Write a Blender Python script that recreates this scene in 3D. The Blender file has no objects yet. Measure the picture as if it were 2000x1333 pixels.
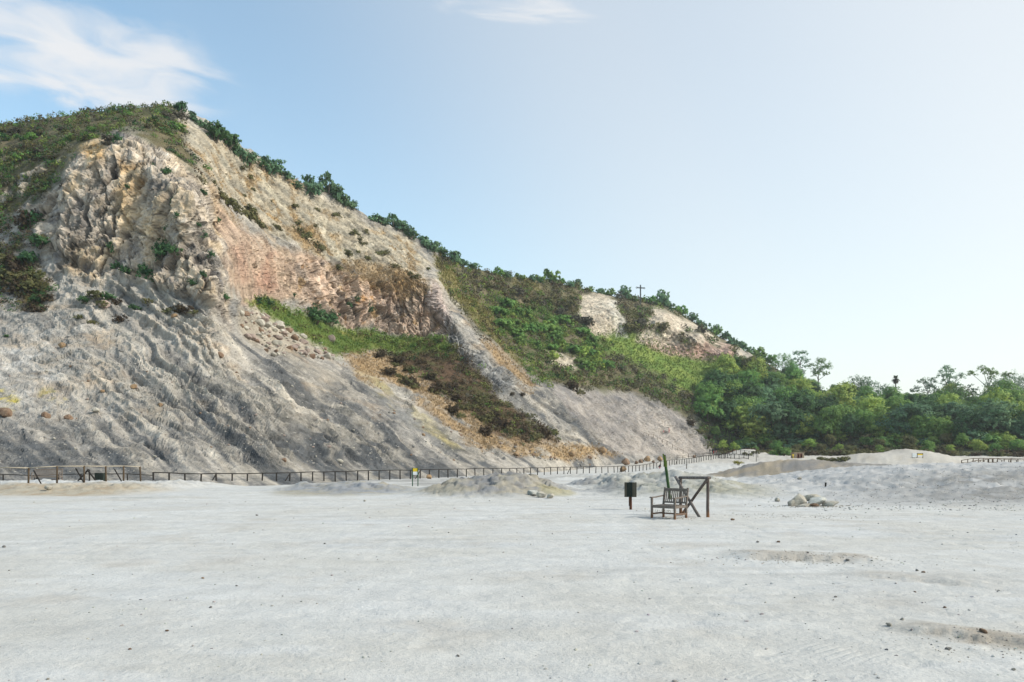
import bpy, bmesh, math, random
import numpy as np
from mathutils import Vector, Matrix

S = bpy.context.scene
COL = S.collection
R = math.radians
rng = np.random.default_rng(7)
random.seed(7)

# ------------------------------------------------------------------ camera
F_PX, HOR, EYE = 1500.0, 895.0, 1.85          # focal length and horizon in pixels of the 2000 px photograph, eye height
cam = bpy.data.cameras.new('camera')
cam.sensor_width = 36.0
cam.lens = 27.0
cam.shift_y = 228.5 / 2000.0
cam.clip_start = 0.1
cam.clip_end = 6000
camo = bpy.data.objects.new('camera', cam)
camo.location = (0, 0, EYE)
camo.rotation_euler = (R(90), 0, 0)
COL.objects.link(camo)
S.camera = camo

# ------------------------------------------------------------------ light
SUN_EL, SUN_AZ = 37.0, 100.0                   # azimuth clockwise from the view direction (+Y)
sd = Vector((math.sin(R(SUN_AZ)) * math.cos(R(SUN_EL)), math.cos(R(SUN_AZ)) * math.cos(R(SUN_EL)), math.sin(R(SUN_EL))))
sun = bpy.data.lights.new('sun', 'SUN')
sun.energy = 3.0
sun.angle = R(5)
sun.color = (1.0, 0.93, 0.82)
suno = bpy.data.objects.new('sun', sun)
suno.rotation_euler = (-sd).to_track_quat('-Z', 'Y').to_euler()
suno.location = (60, 20, 120)
COL.objects.link(suno)

W = bpy.data.worlds.new('World')
S.world = W
W.use_nodes = True
nt = W.node_tree
nt.nodes.clear()
L = nt.links.new


def N(tree, typ, **kw):
    n = tree.nodes.new(typ)
    for k, v in kw.items():
        setattr(n, k, v)
    return n


def mth(tree, op, a, b=None, c=None, clamp=False):
    n = tree.nodes.new('ShaderNodeMath')
    n.operation = op
    n.use_clamp = clamp
    for i, v in enumerate((a, b, c)):
        if v is None:
            continue
        if isinstance(v, (int, float)):
            n.inputs[i].default_value = v
        else:
            tree.links.new(v, n.inputs[i])
    return n.outputs[0]


def mixc(tree, f, a, b, blend='MIX'):
    n = tree.nodes.new('ShaderNodeMix')
    n.data_type = 'RGBA'
    n.blend_type = blend
    for i, v in ((0, f), (6, a), (7, b)):
        if isinstance(v, (int, float)):
            n.inputs[i].default_value = v
        elif isinstance(v, tuple):
            n.inputs[i].default_value = (*v[:3], 1)
        else:
            tree.links.new(v, n.inputs[i])
    return n.outputs[2]


def ramp(tree, f, stops, interp='LINEAR'):
    n = tree.nodes.new('ShaderNodeValToRGB')
    n.color_ramp.interpolation = interp
    e = n.color_ramp.elements
    while len(e) < len(stops):
        e.new(0.5)
    for i, (p, c) in enumerate(stops):
        e[i].position = p
        e[i].color = (c, c, c, 1) if isinstance(c, (int, float)) else (*c, 1)
    tree.links.new(f, n.inputs[0])
    return n.outputs[0]


sky = N(nt, 'ShaderNodeTexSky', sky_type='NISHITA')
sky.sun_disc = False
sky.sun_elevation = R(SUN_EL)
sky.sun_rotation = R(SUN_AZ)
sky.altitude = 100
sky.air_density = 1.0
sky.dust_density = 1.0
sky.ozone_density = 1.0
tc = N(nt, 'ShaderNodeTexCoord')
sep = N(nt, 'ShaderNodeSeparateXYZ')
L(tc.outputs['Generated'], sep.inputs[0])
# pale haze of the air: thicker near the horizon and towards the sun
dotn = N(nt, 'ShaderNodeVectorMath', operation='DOT_PRODUCT')
L(tc.outputs['Generated'], dotn.inputs[0])
dotn.inputs[1].default_value = (0.80, 0.11, 0.59)   # the haze glows on the sun's side of the sky
hz = mth(nt, 'POWER', mth(nt, 'SUBTRACT', 1.0, mth(nt, 'ABSOLUTE', sep.outputs[2]), clamp=True), 3.0)
sunny = ramp(nt, dotn.outputs['Value'], [(0.0, 0.0), (0.10, 0.08), (0.50, 0.66), (0.80, 1.0)], 'EASE')
fac = mth(nt, 'ADD', mth(nt, 'MULTIPLY', hz, 0.40), mth(nt, 'MULTIPLY', sunny, 0.62), clamp=True)
SKY_GAIN = 0.13
skyc = N(nt, 'ShaderNodeVectorMath', operation='SCALE')
L(mixc(nt, 1.0, sky.outputs[0], (1.26, 1.46, 1.33), 'MULTIPLY'), skyc.inputs[0])
skyc.inputs['Scale'].default_value = 1.0
k = 1.0 / SKY_GAIN
hazed = mixc(nt, fac, skyc.outputs[0], (0.715 * k, 0.685 * k, 0.635 * k))
# thin streaky clouds in a plane overhead
pr = N(nt, 'ShaderNodeVectorMath', operation='DIVIDE')
L(tc.outputs['Generated'], pr.inputs[0])
cz = N(nt, 'ShaderNodeCombineXYZ')
zc = mth(nt, 'ADD', mth(nt, 'MAXIMUM', sep.outputs[2], 0.0), 0.12)
for i in range(3):
    L(zc, cz.inputs[i])
L(cz.outputs[0], pr.inputs[1])


def cloud(cx, cy, rx, ry, rot, scale, lo, hi, seed):
    """a patch of cirrus centred at (cx, cy) of the cloud plane"""
    mp = N(nt, 'ShaderNodeMapping')
    mp.vector_type = 'TEXTURE'
    L(pr.outputs[0], mp.inputs[0])
    mp.inputs['Location'].default_value = (cx, cy, 0)
    mp.inputs['Rotation'].default_value = (0, 0, R(rot))
    mp.inputs['Scale'].default_value = (rx, ry, 1e6)
    ln = N(nt, 'ShaderNodeVectorMath', operation='LENGTH')
    L(mp.outputs[0], ln.inputs[0])
    m = ramp(nt, ln.outputs['Value'], [(0.0, 1.0), (0.45, 0.8), (1.0, 0.0)], 'EASE')
    nz = N(nt, 'ShaderNodeTexNoise')
    nz.inputs['Scale'].default_value = scale
    nz.inputs['Detail'].default_value = 6
    nz.inputs['Roughness'].default_value = 0.5
    nz.inputs['Distortion'].default_value = 0.9
    off = N(nt, 'ShaderNodeVectorMath', operation='ADD')
    L(mp.outputs[0], off.inputs[0])
    off.inputs[1].default_value = (seed, seed * 1.7, 0)
    L(off.outputs[0], nz.inputs['Vector'])
    v = mth(nt, 'ADD', nz.outputs['Fac'], mth(nt, 'MULTIPLY', m, 0.30))
    v = ramp(nt, v, [(lo, 0.0), (hi, 1.0)], 'EASE')
    return mth(nt, 'MULTIPLY', v, ramp(nt, ln.outputs['Value'], [(0.0, 1.0), (0.65, 0.9), (1.0, 0.0)], 'EASE'))


c1 = cloud(-0.87, 1.47, 0.38, 0.25, 30, 1.7, 0.50, 0.84, 3.1)
c2 = cloud(0.01, 1.385, 0.19, 0.05, 4, 1.1, 0.55, 1.05, 8.3)
cl = mth(nt, 'MAXIMUM', mth(nt, 'MULTIPLY', c1, 0.95), mth(nt, 'MULTIPLY', c2, 0.85))
final = mixc(nt, cl, hazed, (0.62 * k, 0.625 * k, 0.635 * k))
bg = N(nt, 'ShaderNodeBackground')
L(final, bg.inputs[0])
bg.inputs[1].default_value = SKY_GAIN
wo = N(nt, 'ShaderNodeOutputWorld')
L(bg.outputs[0], wo.inputs[0])

S.render.engine = 'CYCLES'
S.cycles.use_denoising = True
S.cycles.denoising_prefilter = 'ACCURATE'
S.cycles.max_bounces = 6
S.cycles.diffuse_bounces = 3
S.cycles.transparent_max_bounces = 4
S.cycles.volume_bounces = 0
S.view_settings.view_transform = 'Standard'
S.view_settings.look = 'None'
S.view_settings.exposure = 0.50
S.view_settings.gamma = 1.0
S.view_settings.use_curve_mapping = False


# ------------------------------------------------------------------ numeric helpers
_perm = np.random.default_rng(11).permutation(4096).astype(np.int64)
_gr = np.random.default_rng(12).normal(size=(4096, 3))
_gr /= np.linalg.norm(_gr, axis=1)[:, None]
_gr = _gr.astype(np.float32)


def gnoise(p):
    """gradient noise, about -1..1, of an (n, 3) array"""
    p = np.asarray(p, np.float32)
    i = np.floor(p).astype(np.int64)
    f = p - i
    u = f * f * f * (f * (f * 6 - 15) + 10)
    out = np.zeros(len(p), np.float32)
    for dx in (0, 1):
        hx = _perm[(i[:, 0] + dx) & 4095]
        wx = u[:, 0] if dx else 1 - u[:, 0]
        for dy in (0, 1):
            hy = _perm[(hx + i[:, 1] + dy) & 4095]
            wy = wx * (u[:, 1] if dy else 1 - u[:, 1])
            for dz in (0, 1):
                h = _perm[(hy + i[:, 2] + dz) & 4095]
                g = _gr[h]
                d = g[:, 0] * (f[:, 0] - dx) + g[:, 1] * (f[:, 1] - dy) + g[:, 2] * (f[:, 2] - dz)
                out += d * wy * (u[:, 2] if dz else 1 - u[:, 2])
    return out * 1.6


def fbm(p, octaves=4, gain=0.5, lac=2.03, seed=0.0):
    a, s, out = 1.0, 0.0, 0.0
    q = np.asarray(p, np.float32) + np.float32(seed)
    for _ in range(octaves):
        out = out + a * gnoise(q)
        s += a
        a *= gain
        q = q * lac + 17.3
    return out / s


def ridged(p, octaves=4, gain=0.55, lac=2.1, seed=0.0):
    a, s, out = 1.0, 0.0, 0.0
    q = np.asarray(p, np.float32) + np.float32(seed)
    for _ in range(octaves):
        out = out + a * (1 - np.abs(gnoise(q)) * 1.6)
        s += a
        a *= gain
        q = q * lac + 9.7
    return out / s


_wr = np.random.default_rng(13).random((4096, 3)).astype(np.float32)
_wt = (np.random.default_rng(14).random((4096, 4)) * 2 - 1).astype(np.float32)


def cells(p, seed=0.0):
    """fracture pattern: a value and a slope per cell of a jittered lattice, and the distance from the cell's border"""
    p = np.asarray(p, np.float32) + np.float32(seed)
    i = np.floor(p).astype(np.int64)
    n = len(p)
    f1, f2 = np.full(n, 1e9, np.float32), np.full(n, 1e9, np.float32)
    hh = np.zeros(n, np.int64)
    df = np.zeros((n, 3), np.float32)
    for dx in (-1, 0, 1):
        hx_ = _perm[(i[:, 0] + dx) & 4095]
        for dy in (-1, 0, 1):
            hy_ = _perm[(hx_ + i[:, 1] + dy) & 4095]
            for dz in (-1, 0, 1):
                h = _perm[(hy_ + i[:, 2] + dz) & 4095]
                d = p - (i + np.array([dx, dy, dz])) - _wr[h]
                r = np.sqrt((d * d).sum(1))
                near = r < f1
                f2 = np.where(near, f1, np.minimum(f2, r))
                f1 = np.where(near, r, f1)
                hh = np.where(near, h, hh)
                df[near] = d[near]
    return _wt[hh, 3], (df * _wt[hh, :3]).sum(1), f2 - f1


def sstep(a, b, x):
    t = np.clip((x - a) / (b - a), 0, 1)
    return t * t * (3 - 2 * t)


def poly_mask(x, y, poly, soft):
    """1 inside, 0 outside a polygon, blended over soft either side of its edge"""
    P = np.asarray(poly, float)
    out = np.zeros(len(x), np.float32)
    sel = (x > P[:, 0].min() - soft) & (x < P[:, 0].max() + soft) & (y > P[:, 1].min() - soft) & (y < P[:, 1].max() + soft)
    ids = np.nonzero(sel)[0]
    if not len(ids):
        return out
    xs, ys = x[ids], y[ids]
    d2 = np.full(len(ids), 1e12)
    ins = np.zeros(len(ids), bool)
    for k in range(len(P)):
        ax, ay = P[k - 1]
        bx, by = P[k]
        ex, ey = bx - ax, by - ay
        t = np.clip(((xs - ax) * ex + (ys - ay) * ey) / (ex * ex + ey * ey + 1e-9), 0, 1)
        d2 = np.minimum(d2, (xs - ax - t * ex) ** 2 + (ys - ay - t * ey) ** 2)
        cr = (ay > ys) != (by > ys)
        ins ^= cr & (xs < ex * (ys - ay) / (ey if abs(ey) > 1e-9 else 1e-9) + ax)
    sdist = np.where(ins, 1, -1) * np.sqrt(d2)
    out[ids] = sstep(-soft, soft, sdist)
    return out


def grid_mesh(name, V, colour=None, smooth=True, wrap=False):
    """V: (cols, rows, 3) -> a quad grid mesh, with a colour attribute"""
    nc, nr = V.shape[:2]
    idx = np.arange(nc * nr).reshape(nc, nr)
    if wrap:
        idx = np.vstack([idx, idx[:1]])
    a, b, c, d = idx[:-1, :-1], idx[1:, :-1], idx[1:, 1:], idx[:-1, 1:]
    q = np.stack([a, b, c, d], -1).reshape(-1, 4)
    return raw_mesh(name, V.reshape(-1, 3), q, colour, smooth)


def raw_mesh(name, verts, faces, colour=None, smooth=False):
    """faces: an (n, 3) or (n, 4) array"""
    me = bpy.data.meshes.new(name)
    verts = np.ascontiguousarray(verts, np.float32)
    faces = np.ascontiguousarray(faces, np.int32)
    me.vertices.add(len(verts))
    me.vertices.foreach_set('co', verts.ravel())
    n, k = faces.shape
    me.loops.add(n * k)
    me.loops.foreach_set('vertex_index', faces.ravel())
    me.polygons.add(n)
    me.polygons.foreach_set('loop_start', np.arange(0, n * k, k, dtype=np.int32))
    me.polygons.foreach_set('use_smooth', np.full(n, smooth))
    me.update(calc_edges=True)
    if colour is not None:
        at = me.color_attributes.new('Col', 'FLOAT_COLOR', 'POINT')
        c4 = np.ones((len(verts), 4), np.float32)
        c4[:, :3] = colour
        at.data.foreach_set('color', c4.ravel())
    return me


def link(name, me, mat=None, parent=None, label=None, cat=None, group=None, kind=None, loc=None):
    o = bpy.data.objects.new(name, me)
    COL.objects.link(o)
    if mat is not None and me is not None and not me.materials:
        me.materials.append(mat)
    if parent is not None:
        o.parent = parent
    for k, v in (('label', label), ('category', cat), ('group', group), ('kind', kind)):
        if v:
            o[k] = v
    if loc is not None:
        o.location = loc
    return o


def px_point(px, py, Y):
    return np.array([(px - 1000) / F_PX * Y, Y, EYE + (HOR - py) / F_PX * Y])


# ------------------------------------------------------------------ materials
def material(name, build):
    m = bpy.data.materials.new(name)
    m.use_nodes = True
    t = m.node_tree
    t.nodes.clear()
    out = t.nodes.new('ShaderNodeOutputMaterial')
    t.links.new(build(t), out.inputs[0])
    return m


def bsdf(t, colour, rough=0.9, normal=None, spec=0.2):
    b = t.nodes.new('ShaderNodeBsdfPrincipled')
    if isinstance(colour, tuple):
        b.inputs['Base Color'].default_value = (*colour, 1)
    else:
        t.links.new(colour, b.inputs['Base Color'])
    if isinstance(rough, float):
        b.inputs['Roughness'].default_value = rough
    else:
        t.links.new(rough, b.inputs['Roughness'])
    b.inputs['Specular IOR Level'].default_value = spec
    if normal is not None:
        t.links.new(normal, b.inputs['Normal'])
    return b


def tnoise(t, vec, scale, detail=4, rough=0.55, dist=0.0):
    n = t.nodes.new('ShaderNodeTexNoise')
    n.inputs['Scale'].default_value = scale
    n.inputs['Detail'].default_value = detail
    n.inputs['Roughness'].default_value = rough
    n.inputs['Distortion'].default_value = dist
    if vec is not None:
        t.links.new(vec, n.inputs['Vector'])
    return n.outputs['Fac']


def bump(t, h, strength, dist, prev=None):
    b = t.nodes.new('ShaderNodeBump')
    b.inputs['Strength'].default_value = strength
    b.inputs['Distance'].default_value = dist
    t.links.new(h, b.inputs['Height'])
    if prev is not None:
        t.links.new(prev, b.inputs['Normal'])
    return b.outputs[0]


def objco(t):
    return t.nodes.new('ShaderNodeTexCoord').outputs['Object']


def mapped(t, vec, scale=(1, 1, 1), rot=(0, 0, 0), loc=(0, 0, 0)):
    m = t.nodes.new('ShaderNodeMapping')
    t.links.new(vec, m.inputs[0])
    m.inputs['Scale'].default_value = scale
    m.inputs['Rotation'].default_value = rot
    m.inputs['Location'].default_value = loc
    return m.outputs[0]


def attr(t, name='Col'):
    a = t.nodes.new('ShaderNodeAttribute')
    a.attribute_name = name
    return a.outputs['Color']


def scale_col(t, col, f):
    n = t.nodes.new('ShaderNodeVectorMath')
    n.operation = 'SCALE'
    t.links.new(col, n.inputs[0])
    t.links.new(f, n.inputs['Scale'])
    return n.outputs[0]


def hill_mat(t):
    v = objco(t)
    n1 = tnoise(t, v, 0.9, 5, 0.6)
    n2 = tnoise(t, v, 3.2, 4, 0.65)
    vo = t.nodes.new('ShaderNodeTexVoronoi')
    vo.inputs['Scale'].default_value = 1.15
    t.links.new(v, vo.inputs['Vector'])
    sc = t.nodes.new('ShaderNodeSeparateColor')
    t.links.new(vo.outputs['Color'], sc.inputs[0])
    f = mth(t, 'ADD', 0.22, mth(t, 'ADD', mth(t, 'MULTIPLY', n1, 0.7), mth(t, 'ADD', mth(t, 'MULTIPLY', n2, 0.7), mth(t, 'MULTIPLY', sc.outputs[0], 0.22))))
    col = scale_col(t, attr(t), f)
    nb = bump(t, n2, 0.6, 0.35, bump(t, n1, 0.5, 0.9))
    return bsdf(t, col, 0.95, nb, 0.1).outputs[0]


def ground_mat(t):
    v = objco(t)
    big = tnoise(t, v, 0.22, 4, 0.6)
    mid = tnoise(t, v, 1.7, 5, 0.65)
    fine = tnoise(t, v, 22, 5, 0.7)
    grit = tnoise(t, v, 95, 3, 0.7)
    vo = t.nodes.new('ShaderNodeTexVoronoi')
    vo.feature = 'F1'
    vo.inputs['Scale'].default_value = 17
    vo.inputs['Randomness'].default_value = 1
    t.links.new(v, vo.inputs['Vector'])
    sepc = t.nodes.new('ShaderNodeSeparateColor')
    t.links.new(vo.outputs['Color'], sepc.inputs[0])
    pick = ramp(t, sepc.outputs[0], [(0.80, 0.0), (0.86, 1.0)])
    dot = ramp(t, vo.outputs['Distance'], [(0.10, 1.0), (0.26, 0.0)])
    patch = ramp(t, big, [(0.40, 0.25), (0.62, 1.0)])
    peb = mth(t, 'MULTIPLY', mth(t, 'MULTIPLY', pick, dot), patch)
    f = mth(t, 'ADD', 0.33, mth(t, 'ADD', mth(t, 'MULTIPLY', mid, 0.36), mth(t, 'ADD', mth(t, 'MULTIPLY', fine, 0.52), mth(t, 'MULTIPLY', grit, 0.46))))
    col = scale_col(t, attr(t), f)
    col = mixc(t, mth(t, 'MULTIPLY', peb, 0.40), col, (0.20, 0.20, 0.20))
    # tyre tracks pressed into the dust, a strip of fine ruts
    mp = mapped(t, v, (1, 1, 1), (0, 0, R(-36)), (0, 0, 0))
    wx = t.nodes.new('ShaderNodeTexWave')
    wx.wave_type = 'BANDS'
    wx.bands_direction = 'Y'
    wx.inputs['Scale'].default_value = 3.2
    wx.inputs['Distortion'].default_value = 1.2
    wx.inputs['Detail'].default_value = 2
    wx.inputs['Detail Scale'].default_value = 0.35
    t.links.new(mp, wx.inputs['Vector'])
    mk = t.nodes.new('ShaderNodeMapping')
    mk.vector_type = 'TEXTURE'
    t.links.new(v, mk.inputs[0])
    mk.inputs['Location'].default_value = (2.75, 6.9, 0)
    mk.inputs['Rotation'].default_value = (0, 0, R(36))
    mk.inputs['Scale'].default_value = (1.5, 0.75, 1e6)
    ln = t.nodes.new('ShaderNodeVectorMath')
    ln.operation = 'LENGTH'
    t.links.new(mk.outputs[0], ln.inputs[0])
    trk = mth(t, 'MULTIPLY', ramp(t, wx.outputs['Fac'], [(0.55, 0.0), (0.9, 1.0)]), ramp(t, ln.outputs['Value'], [(0.3, 1.0), (1.0, 0.0)]))
    trk = mth(t, 'MULTIPLY', trk, ramp(t, mid, [(0.42, 0.0), (0.6, 1.0)]))
    h = mth(t, 'ADD', mth(t, 'MULTIPLY', fine, 1.0), mth(t, 'ADD', mth(t, 'MULTIPLY', grit, 0.5), mth(t, 'ADD', mth(t, 'MULTIPLY', peb, 1.0), mth(t, 'MULTIPLY', trk, -0.7))))
    nb = bump(t, h, 0.55, 0.025, bump(t, mid, 0.5, 0.12))
    return bsdf(t, col, 0.95, nb, 0.1).outputs[0]


def leaf_mat(hue_amp=0.035, val_amp=0.4, trans=0.34):
    def build(t):
        oi = t.nodes.new('ShaderNodeObjectInfo')
        hs = t.nodes.new('ShaderNodeHueSaturation')
        t.links.new(attr(t), hs.inputs['Color'])
        t.links.new(mth(t, 'ADD', 0.5 - hue_amp / 2, mth(t, 'MULTIPLY', oi.outputs['Random'], hue_amp)), hs.inputs['Hue'])
        r2 = mth(t, 'FRACT', mth(t, 'MULTIPLY', oi.outputs['Random'], 37.7))
        t.links.new(mth(t, 'ADD', 1 - val_amp / 2, mth(t, 'MULTIPLY', r2, val_amp)), hs.inputs['Value'])
        d = bsdf(t, hs.outputs[0], 0.7, None, 0.25)
        tr = t.nodes.new('ShaderNodeBsdfTranslucent')
        t.links.new(hs.outputs[0], tr.inputs[0])
        m = t.nodes.new('ShaderNodeMixShader')
        m.inputs[0].default_value = trans
        t.links.new(d.outputs[0], m.inputs[1])
        t.links.new(tr.outputs[0], m.inputs[2])
        return m.outputs[0]
    return build


def wood_mat(c1, c2, scale=(30, 30, 3), low=None):
    def build(t):
        v = objco(t)
        g = tnoise(t, mapped(t, v, scale), 1.0, 5, 0.6, 0.4)
        c = mixc(t, ramp(t, g, [(0.35, 0.0), (0.68, 1.0)]), c1, c2)
        if low:
            sp = t.nodes.new('ShaderNodeSeparateXYZ')
            t.links.new(v, sp.inputs[0])
            e = mth(t, 'ADD', sp.outputs[2], mth(t, 'MULTIPLY', g, 0.10))
            c = mixc(t, ramp(t, e, [(0.10, 1.0), (0.30, 0.0)]), c, low)
        return bsdf(t, c, 0.85, bump(t, g, 0.4, 0.01), 0.15).outputs[0]
    return build


def plain(c, rough=0.8, var=0.25, scale=8.0):
    def build(t):
        g = tnoise(t, objco(t), scale, 4, 0.6)
        f = mth(t, 'ADD', 1 - var / 2, mth(t, 'MULTIPLY', g, var))
        rgb = t.nodes.new('ShaderNodeRGB')
        rgb.outputs[0].default_value = (*c, 1)
        return bsdf(t, scale_col(t, rgb.outputs[0], f), rough, bump(t, g, 0.2, 0.01), 0.2).outputs[0]
    return build


def rock_mat(c1, c2, c3=None):
    def build(t):
        v = objco(t)
        oi = t.nodes.new('ShaderNodeObjectInfo')
        ad = t.nodes.new('ShaderNodeVectorMath')
        ad.operation = 'ADD'
        t.links.new(v, ad.inputs[0])
        cb = t.nodes.new('ShaderNodeCombineXYZ')
        t.links.new(mth(t, 'MULTIPLY', oi.outputs['Random'], 31), cb.inputs[0])
        t.links.new(cb.outputs[0], ad.inputs[1])
        a = tnoise(t, ad.outputs[0], 1.6, 6, 0.65)
        b = tnoise(t, ad.outputs[0], 9, 5, 0.7)
        c = mixc(t, ramp(t, a, [(0.38, 0.0), (0.62, 1.0)]), c1, c2)
        if c3:
            c = mixc(t, ramp(t, b, [(0.55, 0.0), (0.7, 0.8)]), c, c3)
        f = mth(t, 'ADD', 0.7, mth(t, 'MULTIPLY', mth(t, 'ADD', b, oi.outputs['Random']), 0.3))
        return bsdf(t, scale_col(t, c, f), 0.92, bump(t, b, 0.7, 0.12), 0.12).outputs[0]
    return build


def attr_mat(rough=0.9, trans=0.0):
    def build(t):
        b = bsdf(t, attr(t), rough, None, 0.15)
        if not trans:
            return b.outputs[0]
        tr = t.nodes.new('ShaderNodeBsdfTranslucent')
        t.links.new(attr(t), tr.inputs[0])
        m = t.nodes.new('ShaderNodeMixShader')
        m.inputs[0].default_value = trans
        t.links.new(b.outputs[0], m.inputs[1])
        t.links.new(tr.outputs[0], m.inputs[2])
        return m.outputs[0]
    return build


M = {
    'hill': material('hill_rock', hill_mat),
    'ground': material('pale_dust', ground_mat),
    'leaf': material('leaves', leaf_mat()),
    'brush': material('brush_leaves', attr_mat(0.85, 0.25)),
    'stone': material('loose_stone', attr_mat(0.95)),
    'bark': material('bark', wood_mat((0.10, 0.075, 0.055), (0.17, 0.14, 0.11), (6, 6, 1))),
    'pale_bark': material('pale_bark', wood_mat((0.45, 0.42, 0.38), (0.30, 0.27, 0.24), (5, 5, 1))),
    'teak': material('grey_weathered_wood', wood_mat((0.11, 0.092, 0.078), (0.23, 0.195, 0.165), (40, 40, 40), (0.17, 0.09, 0.05))),
    'log': material('weathered_log', wood_mat((0.045, 0.032, 0.026), (0.17, 0.14, 0.125), (25, 25, 2.5), (0.22, 0.11, 0.055))),
    'greylog': material('grey_log', wood_mat((0.09, 0.075, 0.065), (0.22, 0.195, 0.18), (25, 25, 2.5))),
    'greenwood': material('green_painted_post', wood_mat((0.018, 0.045, 0.020), (0.05, 0.10, 0.03), (20, 20, 3))),
    'yellowgreen': material('yellow_green_paint', wood_mat((0.12, 0.15, 0.02), (0.04, 0.08, 0.022), (15, 15, 4))),
    'darkpost': material('dark_fence_wood', wood_mat((0.012, 0.012, 0.011), (0.035, 0.03, 0.025), (20, 20, 3))),
    'brownpost': material('brown_fence_wood', wood_mat((0.045, 0.030, 0.018), (0.11, 0.08, 0.05), (20, 20, 3))),
    'palerail': material('bleached_rail', wood_mat((0.30, 0.26, 0.20), (0.42, 0.38, 0.31), (3, 20, 20))),
    'oldslat': material('worn_slat', wood_mat((0.05, 0.05, 0.038), (0.12, 0.105, 0.075), (60, 60, 4))),
    'binslat': material('dark_green_slat', wood_mat((0.010, 0.016, 0.014), (0.035, 0.045, 0.036), (60, 60, 4))),
    'rust': material('rusty_brown_post', wood_mat((0.045, 0.020, 0.012), (0.13, 0.055, 0.03), (25, 25, 4))),
    'black': material('black_paint', plain((0.015, 0.015, 0.015), 0.6)),
    'iron': material('dark_iron', plain((0.06, 0.075, 0.08), 0.6)),
    'white': material('white_panel', plain((0.78, 0.79, 0.78), 0.5, 0.06)),
    'yellow': material('yellow_panel', plain((0.75, 0.52, 0.03), 0.5, 0.08)),
    'greenmetal': material('green_metal', plain((0.015, 0.07, 0.03), 0.5)),
    'stonewall': material('hut_wall', rock_mat((0.46, 0.37, 0.26), (0.36, 0.28, 0.19))),
    'redpaint': material('red_paint', plain((0.25, 0.05, 0.035), 0.6)),
    'rock_pale': material('pale_rock', rock_mat((0.48, 0.455, 0.385), (0.34, 0.315, 0.265), (0.58, 0.575, 0.54))),
    'rock_tan': material('tan_rock', rock_mat((0.36, 0.24, 0.13), (0.24, 0.17, 0.11))),
    'rock_brown': material('brown_rock', rock_mat((0.17, 0.11, 0.075), (0.27, 0.19, 0.13))),
    'rock_grey': material('grey_rock', rock_mat((0.16, 0.155, 0.15), (0.30, 0.29, 0.27))),
    'rock_pink': material('pinkish_rock', rock_mat((0.34, 0.26, 0.22), (0.24, 0.20, 0.18), (0.45, 0.40, 0.33))),
    'rock_green': material('sulphur_rock', rock_mat((0.46, 0.47, 0.43), (0.58, 0.59, 0.56), (0.42, 0.39, 0.24))),
}

# ------------------------------------------------------------------ the hillside
# depth (metres) of the slope at points of the photograph, column by column from its foot to its ridge
COLS = {
    -300: [(955, 46), (880, 58), (700, 76), (600, 88), (450, 104), (330, 114), (250, 130)],
    -120: [(948, 52), (880, 61), (760, 74), (620, 90), (450, 106), (340, 116), (245, 136)],
    0: [(942, 57), (880, 64), (760, 77), (640, 91), (500, 104), (400, 112), (320, 122), (240, 141)],
    150: [(940, 59), (850, 71), (700, 85), (600, 95), (450, 103), (340, 108), (260, 121), (221, 143)],
    250: [(938, 61), (850, 73), (700, 87), (610, 96), (450, 103), (340, 107), (262, 113), (212, 143)],
    330: [(936, 63), (850, 75), (700, 89), (620, 96), (450, 101), (330, 107), (265, 122), (208, 144)],
    390: [(934, 65), (840, 78), (700, 91), (630, 96), (500, 100), (400, 103), (350, 112), (300, 128), (228, 148)],
    440: [(932, 68), (840, 80), (700, 93), (645, 98), (560, 102), (480, 108), (430, 122), (350, 140), (256, 153)],
    500: [(929, 72), (840, 83), (740, 95), (685, 104), (640, 118), (590, 128), (500, 134), (420, 148), (300, 162)],
    560: [(927, 76), (845, 87), (750, 99), (705, 109), (660, 130), (610, 143), (510, 149), (430, 160), (345, 172)],
    620: [(924, 81), (855, 92), (770, 106), (735, 114), (690, 136), (640, 154), (530, 161), (450, 171), (372, 182)],
    700: [(922, 88), (870, 97), (800, 108), (775, 116), (720, 142), (655, 165), (560, 171), (480, 181), (412, 193)],
    780: [(919, 95), (880, 103), (835, 112), (780, 134), (720, 156), (658, 174), (560, 181), (500, 190), (450, 201)],
    850: [(916, 101), (890, 109), (860, 117), (780, 143), (700, 164), (640, 178), (548, 183), (525, 202), (490, 213)],
    900: [(913, 108), (890, 116), (820, 141), (740, 158), (690, 168), (625, 178), (590, 202), (518, 225)],
    950: [(910, 116), (880, 127), (800, 150), (720, 168), (670, 178), (640, 202), (560, 231), (530, 240)],
    1000: [(907, 125), (870, 138), (800, 158), (750, 168), (712, 179), (690, 200), (600, 236), (541, 253)],
    1060: [(904, 138), (870, 150), (800, 170), (762, 180), (740, 198), (650, 236), (590, 262), (550, 272)],
    1130: [(900, 158), (860, 172), (800, 188), (760, 204), (680, 238), (620, 262), (582, 284), (562, 292)],
    1200: [(896, 183), (860, 195), (800, 215), (760, 230), (690, 258), (650, 273), (600, 280), (580, 302)],
    1300: [(892, 212), (850, 226), (800, 240), (740, 262), (672, 289), (620, 295), (605, 308), (597, 322)],
    1370: [(889, 234), (840, 246), (780, 262), (720, 284), (690, 296), (652, 301), (638, 328)],
    1430: [(887, 240), (840, 252), (780, 272), (712, 299), (676, 304), (672, 330)],
    1520: [(886, 236), (830, 262), (770, 300), (735, 328), (722, 345)],
    1620: [(886, 226), (840, 256), (790, 300), (768, 342)],
    1720: [(886, 216), (840, 250), (805, 290), (792, 330)],
    1850: [(886, 204), (840, 238), (810, 280), (800, 315)],
    2000: [(886, 195), (840, 228), (805, 265), (792, 300)],
    2300: [(886, 180), (840, 212), (795, 250), (778, 285)],
}
cp = np.array([(x, y, d) for x, c in COLS.items() for y, d in c], float)


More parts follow.
